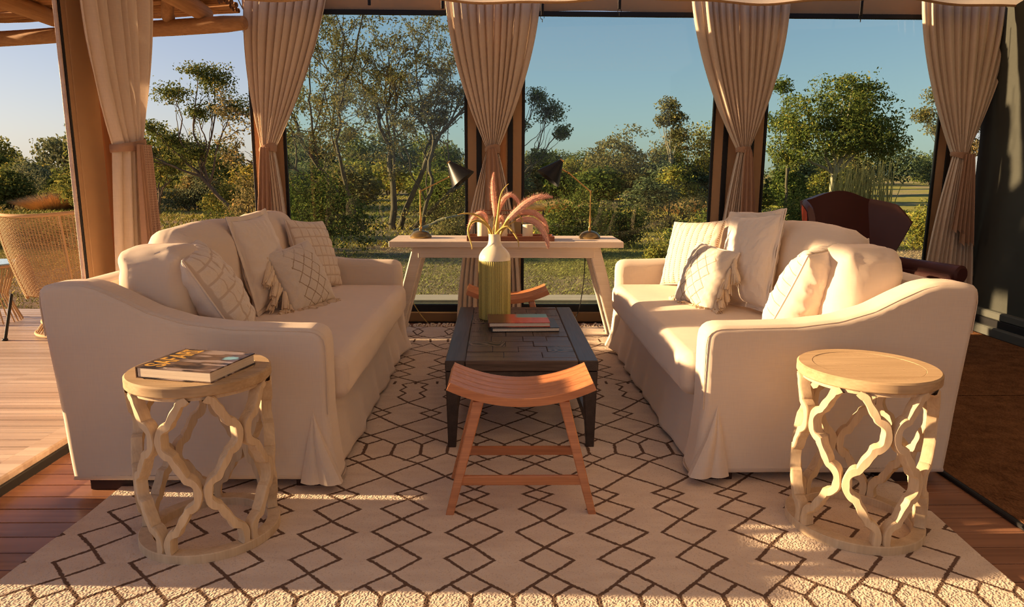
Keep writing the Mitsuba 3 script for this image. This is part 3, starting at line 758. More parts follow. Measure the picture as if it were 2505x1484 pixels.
LV = [('dry yellow blade rising right of the upright plume', [(.01, -.01, .06), (.022, -.01, .15), (.03, -.01, .21), (.075, -.01, .285)]),
      ('dry blade bending left and ending in a red tip', [(-.03, 0, .05), (-.07, 0, .10), (-.13, 0, .125), (-.20, 0, .118)]),
      ('dry blade looping left and hanging down beside the vase', [(-.03, -.02, .045), (-.07, -.03, .085), (-.115, -.03, .085), (-.14, -.03, .05), (-.13, -.03, -.02), (-.122, -.03, -.065)]),
      ('dry blade hanging down on the right of the vase', [(.03, -.02, .04), (.075, -.03, .055), (.10, -.03, .03), (.125, -.03, -.015), (.13, -.03, -.05)]),
      ('thin dry blade curling over the right hand stems', [(.05, -.02, .06), (.10, -.03, .115), (.125, -.03, .12), (.145, -.03, .10), (.15, -.03, .07)])]
for i, (lab, pts) in enumerate(LV):
    p = stem_path(pts); n = len(p); w = .006 * np.sin(np.linspace(.25, np.pi * .97, n)) + .0012
    t = unit(np.gradient(p, axis=0)); sdir = unit(np.cross(t, [0, 1, .2])); nn = np.cross(t, sdir)
    ring = np.stack([p + sdir * w[:, None], p + nn * .0012, p - sdir * w[:, None], p - nn * .0012], 1)
    g = grid(ring, False, True)
    single('dried_stalk', g, 'm_stalk', lab, 'dried grass', True, group='dried grasses in the vase')

# books
def book(name, label, cx, cy, z0, w, d, h, rot, cover, spine_x=True, hard=True, ct=.003, over=.003):
    """w along local x, d along local y; spine on the local -x edge"""
    k = thing(name, label, 'book')
    R = trimesh.transformations.rotation_matrix(math.radians(rot), [0, 0, 1]); R[:3, 3] = [cx, cy, z0]
    def P(n, m, mm, **kw):
        m = m.copy(); m.apply_transform(R); return part(k, n, m, mm, 35, **kw)
    P('back_cover', bx(-w / 2, w / 2, -d / 2, d / 2, 0, ct, .0012), cover)
    P('pages', bx(-w / 2 + over + .002, w / 2 - over, -d / 2 + over, d / 2 - over, ct - .0003, h - ct + .0003, .001), 'm_page')
    P('front_cover', bx(-w / 2, w / 2, -d / 2, d / 2, h - ct, h, .0012), cover)
    P('spine', bx(-w / 2 - .0005, -w / 2 + .004, -d / 2, d / 2, 0.0003, h - .0003, .0015), cover)
    return k + '__front_cover', R
def photo_cover(p, n, uv):
    # dark wildlife style cover: brown tones with a pale streak and a blue patch
    x, y = p.x + .955, p.y - 2.195
    c, s = math.cos(math.radians(-14)), math.sin(math.radians(-14))
    u, v = x * c + y * s, -x * s + y * c
    f = fbm(u * 22, v * 34, 0, 4)
    b = mix((0.018, 0.012, 0.010), (0.14, 0.085, 0.055), smoothstep(.3, .7, f))
    streak = smoothstep(.56, .68, noise(u * 14 + 5, v * 60)) * smoothstep(-.06, .0, u)
    b = mix(b, (0.42, 0.33, 0.30), streak * .7)
    blue = 1 - smoothstep(.014, .024, dr.sqrt(dr.square((u - .098) * .9) + dr.square(v - .028)) + .012 * (noise(u * 90, v * 90) - .5))
    return mix(b, (0.22, 0.46, 0.56), blue)
mat('m_cover_photo', photo_cover, 0.18, 0.5)
mat('m_gold', (0.62, 0.34, 0.06), 0.35, 0.5)
mat('m_cover_dark', (0.02, 0.022, 0.022), 0.3, 0.5)
def red_cover(p, n, uv):
    f = fbm(p.x * 30, p.y * 12, 0, 3)
    a = mix((0.48, 0.035, 0.02), (0.62, 0.13, 0.05), f)
    a = mix(a, (0.10, 0.035, 0.02), smoothstep(.08, .02, p.x))
    return mix(a, (0.12, 0.30, 0.30), smoothstep(3.62, 3.645, p.y) * smoothstep(.08, .11, p.x))
mat('m_cover_red', red_cover, 0.25, 0.5)
TOPZ = .5777
k, R = book('book', 'thick hardback with a dark photo cover and gold lettering lying on the left side table', -.955, 2.185, TOPZ, .262, .232, .036, -14, 'm_cover_photo', ct=.0035)
# gold lettering along the left edge of the cover, and a smaller line
tm = meshkit.text_mesh('SAFARI', .052, .0006, True)
b = tm.bounds; sx = .205 / (b[1, 0] - b[0, 0])
tm.apply_translation([-b[0, 0], 0, 0]); tm.apply_scale([sx, 1.25, 1]); tm.apply_transform(trimesh.transformations.rotation_matrix(math.pi / 2, [0, 0, 1]))
tm.apply_translation([-.050, -.102, .0358]); tm.apply_transform(R)
part(k, 'title', tm, 'm_gold', False, label='gold title lettering')
part(k, 'emblem', (lambda m: (m.apply_transform(R), m)[1])(trimesh.creation.box([.012, .004, .0006], trimesh.transformations.translation_matrix([-.03, -.108, .0361]))), 'm_vase_cream')
book('book', 'thin dark hardback lying flat under the red book on the coffee table', .135, 3.600, CZ, .345, .235, .021, 2.5, 'm_cover_dark')
book('book', 'red and teal covered book on top of the dark book on the coffee table', .105, 3.612, CZ + .021, .315, .222, .023, 2.0, 'm_cover_red')

# ------------------------------------------------------------------ stools
def stool(label, cx, cy, z0, rot=0):
    k = thing('stool', label, 'stool')
    W, D, Tk = .495, .275, .030
    R = trimesh.transformations.rotation_matrix(math.radians(rot), [0, 0, 1]); R[:3, 3] = [cx, cy, z0]
    def P(n, m, mm='m_teak', sm=35):
        m = m.copy(); m.apply_transform(R); part(k, n, m, mm, sm)
    u = np.linspace(-1, 1, 41)
    def top(u): return .418 + .058 * np.abs(u) ** 2.0
    n = 5; sw = D / n
    for i in range(n):
        y0, y1 = -D / 2 + i * sw + .0012, -D / 2 + (i + 1) * sw - .0012
        ring = []
        for uu in u:
            z = top(uu); dz = .116 * uu / (W / 2) ; nx, nz_ = -dz, 1; L = math.hypot(nx, nz_); nx, nz_ = nx / L, nz_ / L
            x = uu * W / 2; c = .003
            ring.append([[x, y0, z - c], [x, y0 + c, z], [x, y1 - c, z], [x, y1, z - c], [x - nx * Tk, y1, z - nz_ * Tk], [x - nx * Tk, y0, z - nz_ * Tk]])
        g = grid(np.array(ring), False, True)
        e = []
        for idx, inv in ((0, 0), (-1, 1)):
            q = np.array(ring[idx]); f = np.array([[0, 1, 2], [0, 2, 3], [0, 3, 4], [0, 4, 5]])
            e.append(trimesh.Trimesh(q, f if inv else f[:, ::-1], process=False))
        m = trimesh.util.concatenate([g] + e); m.merge_vertices(); m.fix_normals()
        P('seat_slat', m)
    for sx in (-1, 1):
        for sy in (-1, 1):
            P('leg', leg_flat((sx * .252, sy * .150, 0), (sx * .150, sy * .100, .400), (.028, .028), (.038, .034)))
    for sy, z in ((-1, .118), (1, .118)):
        xx = .252 - .102 * z / .4; yy = .150 - .05 * z / .4
        P('rail', bx(-xx + .008, xx - .008, sy * yy - .009, sy * yy + .009, z - .017, z + .017, .003))
    for sx in (-1, 1):
        z = .19; xx = .252 - .102 * z / .4; yy = .150 - .05 * z / .4
        P('side_rail', bx(sx * xx - .009, sx * xx + .009, -yy + .008, yy - .008, z - .015, z + .015, .003))
    return k
stool('curved teak stool tucked against the near end of the coffee table', .082, 2.475, .0135)
stool('curved teak stool half hidden behind the ribbed vase', .058, 4.43, .0135, 1)

# ------------------------------------------------------------------ carved side tables
WAVE = np.array([(0, 0), (.004, .06), (.02, .12), (.055, .175), (.115, .225), (.195, .262), (.285, .282), (.325, .290), (.335, .325), (.375, .372), (.435, .432), (.5, .5)])
WAVE = np.vstack([WAVE, 1 - WAVE[-2::-1]])
def side_table(label, cx, cy, rot, z0=.0135):
    k = thing('side_table', label, 'side table')
    H, Rr = .578 - z0, .2195
    # top: an outer ring and boards inside it
    th = np.linspace(0, 2 * np.pi, 97)[:-1]
    def ring(prof): return lathe(prof, 72, (cx, cy, 0))
    part(k, 'rim', ring([(.170, .571), (.170, .5765), (.1715, .578), (.214, .578), (.2195, .573), (.2195, .547), (.216, .543), (.170, .543), (.170, .571)]), 'm_bleached', 30)
    disc = Point(cx, cy).buffer(.1692, 48)
    a = math.radians(rot); ca, sa = math.cos(a), math.sin(a)
    from shapely import affinity
    edges = [-.18, -.095, -.02, .06, .125, .18]
    for i, (e0, e1) in enumerate(zip(edges[:-1], edges[1:])):
        pg = affinity.translate(affinity.rotate(sbox(e0 + .0009, -.2, e1 - .0009, .2), rot, origin=(0, 0)), cx, cy).intersection(disc)
        m = trimesh.creation.extrude_polygon(pg, .030, engine='earcut'); m.apply_translation([0, 0, .5465 + .0006 * ((i * 7) % 3)])
        part(k, 'top_board', m, 'm_bleached', 30)
    # hoop
    part(k, 'base_hoop', ring([(.178, z0), (.2205, z0), (.2205, z0 + .026), (.218, z0 + .029), (.180, z0 + .029), (.178, z0 + .026), (.178, z0)]), 'm_bleached_v', 30)
    part(k, 'top_hoop', ring([(.184, .530), (.205, .530), (.205, .545), (.184, .545), (.184, .530)]), 'm_bleached_v', 30)
    # ten wavy bars: neighbours touch at alternating heights
    zt = np.array([.575, .405, .235, .065, -.105])      # heights where a bar meets a neighbour
    sp = 2 * np.pi / 10
    for b in range(10):
        thc = b * sp + math.radians(rot)
        side = 1 if b % 2 == 0 else -1
        pts = []
        for j in range(4):
            s0 = side * (1 if j % 2 == 0 else -1)
            za, zb = zt[j], zt[j + 1]
            for (wx, wz) in WAVE[(0 if j == 0 else 1):]:
                pts.append((thc + s0 * (.5 - wx) * sp * .79, za + (zb - za) * wz))
        pts = np.array(pts)
        sel = (pts[:, 1] < .538) & (pts[:, 1] > z0 + .026)
        q = pts[sel]
        ztop = np.interp(-.538, -pts[:, 1], pts[:, 0]); zlow = np.interp(-(z0 + .026), -pts[:, 1], pts[:, 0])
        q = np.vstack([[ztop, .538], q, [zlow, z0 + .026]])
        q = resample(np.stack([q[:, 0] * Rr, q[:, 1]], 1), .0075); q[:, 0] /= Rr
        # section: width in the surface, depth along the radius
        sxy = np.stack([q[:, 0] * Rr, q[:, 1]], 1); t = unit(np.gradient(sxy, axis=0)); nn = np.stack([-t[:, 1], t[:, 0]], 1)
        hw = .0140 + .0015 * np.sin(np.arange(len(q)) * .9 + b)
        rings = []
        for (du, rr_o) in ((-1, -.006), (-.72, 0), (.72, 0), (1, -.006), (1, -.034), (-1, -.034)):
            o = sxy + nn * (du * hw)[:, None]
            rad = Rr - .002 + rr_o
            rings.append(np.stack([cx + rad * np.cos(o[:, 0] / Rr), cy + rad * np.sin(o[:, 0] / Rr), np.clip(o[:, 1], z0 + .02, .545)], 1))
        g = grid(np.stack(rings, 1), False, True)
        g.fix_normals()
        part(k, 'lattice_bar', g, 'm_bleached_v', 32)
    return k
side_table('round bleached wood side table with carved lattice sides under the thick book', -.9646, 2.2192, 55)
side_table('round bleached wood side table with carved lattice sides and a bare sunlit top', 1.2315, 2.2468, 68)

# ------------------------------------------------------------------ desk by the windows
k = thing('console_desk', 'long whitewashed wooden desk with splayed trestle legs by the windows', 'desk')
DX0, DX1, DY0, DY1, DZ = -.742, .857, 4.78, 5.26, .742
for i in range(3):
    y0 = DY0 + (DY1 - DY0) * i / 3; y1 = DY0 + (DY1 - DY0) * (i + 1) / 3
    part(k, 'top_plank', bx(DX0, DX1, y0 + .0008, y1 - .0008, DZ - .042, DZ, .004), 'm_white_wash')
part(k, 'apron', bx(-.55, .665, DY0 + .05, DY0 + .075, DZ - .118, DZ - .043, .003), 'm_white_wash')
part(k, 'apron', bx(-.55, .665, DY1 - .075, DY1 - .05, DZ - .118, DZ - .043, .003), 'm_white_wash')
for sx in (-1, 1):
    xm = .058
    for y in (DY0 + .085, DY1 - .085):
        part(k, 'leg', leg_flat((xm + sx * .80, y, .002), (xm + sx * .605, y, DZ - .043), (.085, .06), (.085, .06)), 'm_white_wash')
    part(k, 'side_stretcher', bx(xm + sx * .745 - .02, xm + sx * .745 + .02, DY0 + .09, DY1 - .09, .19, .25, .003), 'm_white_wash')

def desk_lamp(label, bxx, by, path, apex, axis, mirror):
    k = thing('desk_lamp', label, 'lamp')
    z = DZ
    prof = [(.001, 0), (.072, 0), (.076, .004), (.077, .012), (.073, .018), (.066, .030), (.050, .044), (.028, .053), (.012, .056), (.009, .064), (.001, .066)]
    part(k, 'base', lathe(prof, 48, (bxx, by, z)), 'm_lamp_base', 40, label='domed bronze base')
    zj = path[0][2]
    pr_ = [(.005, z + .060), (.010, z + .066), (.011, z + .08), (.006, z + .086), (.0085, z + .12), (.009, z + .15), (.0055, z + .165), (.0048, zj)]
    part(k, 'stem', lathe([(a, b - 0) for a, b in pr_], 20, (bxx, by, 0)), 'm_brass', 50)
    part(k, 'joint', cat([lathe([(.001, -.012), (.009, -.010), (.009, .010), (.001, .012)], 16, (bxx, by, zj)), trimesh.creation.icosphere(2, .0095).apply_translation(path[1])]), 'm_brass', 50)
    part(k, 'arm', tube(path, [.0048, .0048, .0048], 10), 'm_brass', 50)
    ax = unit(np.array(axis)); L = .155
    a = unit(np.cross(ax, [0, 1, 0])); b = np.cross(ax, a)
    th = np.linspace(0, 2 * np.pi, 49)[:-1]
    def cone(r0, r1, s0, s1):
        R = np.array([r0, r1]); S = np.array([s0, s1])
        return np.array([[apex + ax * s + rr * (a * np.cos(t) + b * np.sin(t)) for t in th] for rr, s in zip(R, S)])
    out, inn = cone(.016, .098, 0, L), cone(.095, .014, L, .004)
    g = grid(np.concatenate([out, inn]), False, True); g.fix_normals()
    sh = part(k, 'shade', g, 'm_black_metal', 30, label='black metal cone shade')
    cap = np.concatenate([cone(.001, .016, -.014, -.010), cone(.016, .001, .002, .003)])
    g = grid(cap, False, True); g.fix_normals()
    part(sh, 'cap', g, 'm_brass', 30, label='brass cap')
    mid = apex + ax * .055
    part(sh, 'bracket', tube([path[-1], (np.array(path[-1]) + mid) / 2 + [0, 0, .004], mid], .006, 8), 'm_brass', 50)
    bulb = trimesh.creation.icosphere(2, .028); bulb.apply_translation(apex + ax * .075)
    part(sh, 'bulb', bulb, 'm_wax', True)
desk_lamp('brass desk lamp with black cone shade, at the desk end by the shaded sofa', -.552, 5.05, [(-.552, 5.05, 1.070), (-.345, 5.05, 1.172), (-.320, 5.05, 1.178)], np.array([-.343, 5.05, 1.268]), (.50, -.08, -.62), False)
desk_lamp('brass desk lamp with black cone shade, at the desk end by the sunlit sofa', .656, 5.05, [(.656, 5.05, 1.072), (.495, 5.05, 1.205), (.478, 5.05, 1.212)], np.array([.445, 5.05, 1.285]), (-.42, -.06, -.55), True)

k = thing('tray', 'long low dark wood tray on the desk under the candles', 'tray')
part(k, 'base', bx(-.215, .385, 4.80, 5.00, DZ + .0005, DZ + .010, .002), 'm_tray')
for a, b, c, d in ((-.215, .385, 4.80, 4.812), (-.215, .385, 4.988, 5.0), (-.215, -.203, 4.812, 4.988), (.373, .385, 4.812, 4.988)):
    part(k, 'rim', bx(a, b, c, d, DZ + .0005, DZ + .034, .002), 'm_tray')
for x, h, w in ((-.108, .130, 'left of the vase'), (.028, .112, 'half hidden behind the vase mouth'), (.205, .098, 'right of the vase')):
    k = thing('candle', f'cream pillar candle on the tray, {w}', 'candle', 'candles on the tray')
    c = lathe([(.001, 0), (.0355, 0), (.0365, .003), (.0365, h - .004), (.034, h), (.012, h - .003), (.001, h - .004)], 40, (x, 4.905, DZ + .010))
    part(k, 'wax', c, 'm_wax', 40)
    part(k, 'wick', tube([[x, 4.905, DZ + h + .004], [x + .002, 4.905, DZ + h + .016]], .0014, 5), 'm_black')
k = thing('lantern_frame', 'thin dark metal frame with glass standing on the desk behind the candles', 'lantern')
for x in (-.16, .32): part(k, 'upright', bx(x - .005, x + .005, 5.03, 5.04, DZ, DZ + .20, .001), 'm_black_metal')
for z in (DZ + .196, DZ + .166): part(k, 'crossbar', bx(-.165, .325, 5.03, 5.04, z - .004, z + .004, .001), 'm_tray')
part(k, 'foot_bar', bx(-.165, .325, 5.02, 5.05, DZ + .0005, DZ + .008, .001), 'm_black_metal')
P = np.array([[[-.155, 5.035, DZ + .008], [-.155, 5.035, DZ + .162]], [[.315, 5.035, DZ + .008], [.315, 5.035, DZ + .162]]])
part(k, 'glass', grid(P), 'm_clear', False)
single('lamp_cord', tube(spline([(.64, 5.20, .70), (.645, 5.22, .45), (.635, 5.30, .25), (.60, 5.45, .06), (.56, 5.52, .008)], 40), .0035, 6), 'm_black', 'thin black cord hanging below the desk by its sunlit end', 'cord')
single('lamp_cord', tube(spline([(-.70, 5.20, .40), (-.66, 5.28, .26), (-.60, 5.42, .10), (-.55, 5.52, .008)], 40), .0035, 6), 'm_stalk', 'thin pale cord trailing to the floor by the desk leg near the shaded sofa', 'cord')

# ------------------------------------------------------------------ curtains
def curtain(label, top, knot, bot, wt, wk, wb, base, along='x', zt=2.56, zk=1.375, zb=.02, nf=9, seed=0, tail=None, kd=.05, ez=1.75):
    """top, knot, bot: centre along the wall; wt, wk, wb: widths there; base: the wall's other coordinate"""
    k = thing('curtain', label, 'curtain', None)
    nu, nv = 300, 70
    u = np.linspace(0, 1, nu)
    def drape(z0, z1, c0, c1, w0, w1, knot_at_end, seed, amp0, amp1, nfold, push=0.0, ease=1.0):
        t = np.linspace(0, 1, nv)[:, None]; U = u[None, :]
        z = z0 + (z1 - z0) * t + 0 * U
        c = c0 + (c1 - c0) * t; w = w0 + (w1 - w0) * (t ** ease if knot_at_end else 1 - (1 - t) ** ease)
        q = np.stack([U * 3.1 + 0 * t + seed, t * .7 + 0 * U, 0 * U + 0 * t], -1)
        ph = 2 * np.pi * nfold * (U + .10 * nz(q * [1, .4, 1], 1.1, seed)) + .5 * nz(q, 1.2, seed + 2)
        A = amp0 + (amp1 - amp0) * t
        fold = 2.6 * np.abs(np.sin(ph / 2)) ** .55 - 1.7 + .45 * np.sin(ph * .37 + seed)
        bulge = np.sqrt(np.clip(1 - (2 * U - 1) ** 2, 0, 1))
        d = A * fold * (.85 + .5 * nz(q, 2, seed + 4)) + push * bulge * (t if knot_at_end else 1 - t)
        s = c + (U - .5) * w + .22 * A * np.cos(ph) * np.clip(w / .5, .15, 1)
        if along == 'x': P = np.stack([s, base - d - .02 + 0 * s, z + 0 * s], -1)
        else: P = np.stack([base + d + .02 + 0 * s, s, z + 0 * s], -1)
        return grid(P)
    up = drape(zt, zk, top, knot, wt, wk, True, seed, .030, .012, nf, kd, ez)
    lo = drape(zk, zb, knot, bot, wk, wb, False, seed + 9, .014, .030, nf, kd, 1.9)
    part(k, 'drape', up, 'm_curtain', True); part(k, 'lower_drape', lo, 'm_curtain', True)
    th = np.linspace(0, 2 * np.pi, 40); rr = []
    hz = np.linspace(-.026, .026, 7)
    sgn = -1 if along == 'x' else 1
    for h in hz:
        rw, rd = wk / 2 + .012 + .006 * math.cos(h * 60), kd * .75 + .018
        q = np.stack([np.cos(th) * 2, np.sin(th) * 2, 0 * th + h * 20 + seed], 1)
        f = 1 + .10 * nz(q, 1.6, seed)
        a, b = knot + rw * np.cos(th) * f, sgn * (kd * .55 + .01) + rd * np.sin(th) * f
        z = zk + h * (1 + .3 * np.cos(th)) + .012 * np.sin(th + seed)
        rr.append(np.stack([a, base + b, z] if along == 'x' else [base + b, a, z], 1))
    tb = part(k, 'tieback', grid(np.array(rr)[:, :-1], False, True), 'm_tie', True, label='twisted brown tieback')
    def tail_mesh(s0, s1, L, w0, w1, dep, sd, nfold):
        t = np.linspace(0, 1, 40)[:, None]; U = np.linspace(0, 1, 60)[None, :]
        w = w0 + (w1 - w0) * t ** .6; s = s0 + (s1 - s0) * t + (U - .5) * w
        d = dep + .016 * np.sin(U * 2 * np.pi * nfold + sd + t) * (.3 + t) + .012 * t
        z = zk + .01 - L * t + 0 * U
        z = z - .03 * t * np.sin(U * 9 + sd) ** 2
        P = np.stack([s, base + sgn * d, z] if along == 'x' else [base + sgn * d, s, z], -1)
        return grid(P)
    for (s0, s1, L, w0, w1, m_) in (tail or []):
        part(tb, 'tail', tail_mesh(s0, s1, L, w0, w1, kd * 1.3 + .045, seed + s1, 3), m_, True, label='brown cloth end hanging from the tieback')
    return k
curtain('tied linen curtain nearest the deck with a brown gauze end hanging from its knot', 3.70, 3.57, 3.62, .70, .20, .46, -1.86, 'y', zt=2.30, zk=1.318, nf=7, seed=1, kd=.07, ez=2.3,
        tail=[(3.58, 3.56, 1.1, .09, .15, 'm_net'), (3.51, 3.47, .9, .05, .10, 'm_tie')])
curtain('tied linen curtain at the corner where the open side meets the windows', -1.575, -1.765, -1.77, .62, .10, .30, 5.60, nf=10, seed=2, tail=[(-1.77, -1.80, .75, .06, .12, 'm_tie')])
curtain('tied linen curtain in the middle behind the desk and the vase', -.045, -.044, -.075, .72, .085, .52, 5.60, nf=12, seed=3, tail=[(-.05, -.02, .55, .06, .16, 'm_tie')])
curtain('tied linen curtain between the middle and right windows', 1.82, 1.905, 1.90, .76, .085, .36, 5.60, nf=12, seed=4, tail=[(1.92, 1.95, .7, .05, .14, 'm_tie')])
curtain('tied linen curtain beside the dark wall', 3.545, 3.60, 3.63, .74, .11, .44, 5.58, nf=11, seed=5, zk=1.35, tail=[(3.62, 3.60, .58, .06, .10, 'm_tie'), (3.64, 3.68, .68, .05, .11, 'm_tie')])

# ------------------------------------------------------------------ wing chair
k = thing('wing_chair', 'maroon leather wing armchair behind the sunlit sofa', 'armchair')
WM = np.eye(4); wa = math.radians(17); WM[:2, :2] = [[math.cos(wa), -math.sin(wa)], [math.sin(wa), math.cos(wa)]]; WM[:3, 3] = [2.56, 4.78, .0185]
def wp(n, m, mm='m_leather', sm=40, **kw):
    m = m.copy(); m.apply_transform(WM); part(k, n, m, mm, sm, **kw)
# local: x across, y away, the chair faces -y
u = np.linspace(-1, 1, 41)
def backsheet(off):
    zz = np.linspace(0, 1, 26)
    Zt = 1.005 + .062 * np.cos(u * np.pi / 2) ** 1.3
    P = np.zeros((41, 26, 3))
    for j, q in enumerate(zz):
        P[:, j, 0] = u * (.245 + .03 * q); P[:, j, 2] = .36 + (Zt - .36) * q - (.012 * (off > .05) if j == 25 else 0)
        P[:, j, 1] = .20 + .13 * q + off - .035 * np.sin(q * np.pi) * (1 - u ** 2) * (off < .05)
    return P
f, b = backsheet(0), backsheet(.085)
m = grid(np.concatenate([f, b[:, ::-1]], 1), False, True); m.fix_normals()
wp('back', cat([m] + [grid(np.stack([f[i], b[i]], 0)) for i in (0, -1)]))
for sd in (-1, 1):
    # wing: a padded panel flaring out and forwards from the edge of the back
    nu_, nz_ = 16, 28
    pu, pz = np.meshgrid(np.linspace(0, 1, nu_), np.linspace(0, 1, nz_), indexing='ij')
    ztop = 1.008 - .050 * pu ** 1.5 - .06 * np.clip(pu - .8, 0, 1) ** 2 * 20
    reach = .09 + .17 * np.clip((pz - .05) / .8, 0, 1) ** .9 * (1 - .25 * np.clip(pz - .85, 0, 1) / .15)
    Z = .50 + (ztop - .50) * pz
    yb = .20 + .13 * (Z - .36) / .66
    Xo = .262 + .02 * (Z - .4) + pu * reach * .62; Yo = yb + .03 - pu * reach * .95
    nrm = np.array([.84, .54, 0]); th_ = .030 * np.sqrt(np.clip(1 - (2 * pz - 1) ** 8, 0, 1)) * (1 - .4 * pu ** 6)
    P0 = np.stack([Xo, Yo, Z], -1); fr_, bk_ = P0 - nrm * th_[..., None], P0 + nrm * th_[..., None]
    g = grid(np.concatenate([fr_, bk_[::-1]], 0), True, False)
    v = np.array(g.vertices); v[:, 0] *= sd; g.vertices = v; g.fix_normals()
    wp('wing', g)
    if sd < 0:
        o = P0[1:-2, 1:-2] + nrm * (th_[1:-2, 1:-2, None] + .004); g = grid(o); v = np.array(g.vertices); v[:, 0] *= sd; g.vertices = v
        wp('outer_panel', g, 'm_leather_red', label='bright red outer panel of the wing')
    roll = np.array([[sd * (.33 + .03 * tt), .18 - .58 * tt, .560 - .02 * tt] for tt in np.linspace(0, 1, 14)])
    rad = .050 + .012 * np.linspace(0, 1, 14)
    wp('arm', cat([tube(np.vstack([roll, roll[-1:] + [0, -.012, 0]]), np.concatenate([rad, [.045]]), 20), bx(*(sorted((sd * .285, sd * .365))), -.38, .26, .14, .55, .02)]))
    for y in (-.36, .26):
        wp('leg', leg_flat((sd * .30, y, 0), (sd * .30, y, .15), (.035, .035), (.055, .055)), 'm_foot')
wp('seat_base', bx(-.29, .29, -.38, .26, .14, .32, .02))
wp('seat_cushion', cushion_box((.275, .31, .075), .05, (10, 10, 3), (0, -.07, .395), (.01, .01, .03), 5))

# ------------------------------------------------------------------ wicker chair on the deck
k = thing('wicker_chair', 'woven wicker lounge chair with black metal legs on the deck', 'chair')
KM = np.eye(4); ka = math.radians(-6); KM[:2, :2] = [[math.cos(ka), -math.sin(ka)], [math.sin(ka), math.cos(ka)]]; KM[:3, 3] = [-3.03, 4.98, .055]
def kp(n, m, mm='m_wicker', sm=True, **kw):
    m = m.copy(); m.apply_transform(KM); return part(kw.pop('parent', k), n, m, mm, sm, **kw)
def shell(a, s):
    """a: angle across the back (-1..1), s: 0 bottom .. 1 top; the chair faces +y (away)"""
    r_ = .27 + .075 * s + .02 * np.sin(s * np.pi)
    ang = a * 1.18
    top = .88 + .035 * a ** 2 - .02
    flare = .10 * np.clip(np.abs(a) - .55, 0, 1) * s
    x = (r_ + flare) * np.sin(ang) * 1.05; y = -(r_ - .02 + .09 * s) * np.cos(ang) + .02
    z = .30 + (top - .30) * s - .10 * np.clip(np.abs(a) - .62, 0, 1) * (1 - s)
    return np.stack([x, y, z], -1)
ms = []
aa = np.linspace(-1, 1, 60); ss = np.linspace(0, 1, 40)
for a in np.linspace(-1, 1, 46): ms.append(tube(shell(a, ss), .0030, 4, False))
for i, s in enumerate(np.linspace(.02, .98, 56)):
    p = shell(aa, s); nrm = unit(p - np.array([0, .05, 0])) * [1, 1, 0]
    p = p + nrm * (.0035 * np.sin(aa * 22.5 * np.pi + np.pi * (i % 2)))[:, None]
    ms.append(tube(p, .0030, 4, False))
kp('woven_back', cat(ms), kind='stuff', label='open cane weave of the back')
kp('rim', cat([tube(shell(aa, 1.0), .013, 8), tube(shell(np.full(30, -1.0), np.linspace(0, 1, 30)), .011, 8), tube(shell(np.full(30, 1.0), np.linspace(0, 1, 30)), .011, 8),
               tube(shell(np.full(30, -.55), np.linspace(0, 1, 30)), .008, 8), tube(shell(np.full(30, .55), np.linspace(0, 1, 30)), .008, 8)]))
for sx in (-1, 1):
    loop = spline([(sx * .29, -.04, .33), (sx * .42, .06, .42), (sx * .53, .20, .515), (sx * .57, .30, .505), (sx * .55, .33, .43), (sx * .46, .24, .33), (sx * .34, .10, .27), (sx * .27, .0, .27)], 60)
    fill = [tube(np.stack([loop[i], loop[59 - i]]), .0035, 4) for i in range(3, 29, 1)]
    kp('arm', cat([tube(loop, .013, 8)] + fill), label='looped cane arm')
    for y in (-.24, .36):
        lg = kp('leg', tube([(sx * .26, y * .9, .32), (sx * .33, y, .0), ], .010, 8), 'm_black_metal')
        kp('foot', lathe([(.001, 0), (.018, 0), (.018, .012), (.001, .014)], 12, (sx * .33, y, 0)), 'm_black_metal', parent=lg)
sp = []
for a in np.linspace(0, 2 * np.pi, 44)[:-1]:
    sp.append(tube([(.22 * np.cos(a), .06 + .20 * np.sin(a), .32), (.17 * np.cos(a), .06 + .16 * np.sin(a), .18), (.27 * np.cos(a), .06 + .26 * np.sin(a), .02)], .0045, 5))
kp('cane_skirt', cat(sp), kind='stuff', label='upright canes below the seat')
th = np.linspace(0, 2 * np.pi, 48)
for rr_0, z in ((.27, .022), (.225, .10), (.22, .32)):
    kp('hoop', tube(np.stack([rr_0 * np.cos(th), .06 + rr_0 * .96 * np.sin(th), z + 0 * th], 1)[:-1], .012, 8, False, True))
seat = lathe([(.001, .335), (.22, .335), (.235, .325), (.235, .312), (.001, .305)], 36, (0, .06, 0))
kp('seat', seat)
k = thing('deck_table', 'low round deck table with a pale blue glass top beyond the wicker chair', 'table')
c0 = (-3.92, 5.42, 0)
part(k, 'glass_top', lathe([(.001, .50), (.235, .50), (.24, .505), (.235, .512), (.001, .512)], 40, c0), 'm_glass_top', 30, label='pale blue glass top')
part(k, 'rim', tube(np.stack([c0[0] + .235 * np.cos(th), c0[1] + .235 * np.sin(th), .492 + 0 * th], 1)[:-1], .012, 8, False, True), 'm_wicker', True)
part(k, 'cane_base', cat([tube([(c0[0] + .20 * np.cos(a), c0[1] + .20 * np.sin(a), .49), (c0[0] + .12 * np.cos(a), c0[1] + .12 * np.sin(a), .26), (c0[0] + .20 * np.cos(a), c0[1] + .20 * np.sin(a), .056)], .005, 5) for a in np.linspace(0, 6.1, 30)]), 'm_wicker', True, kind='stuff')

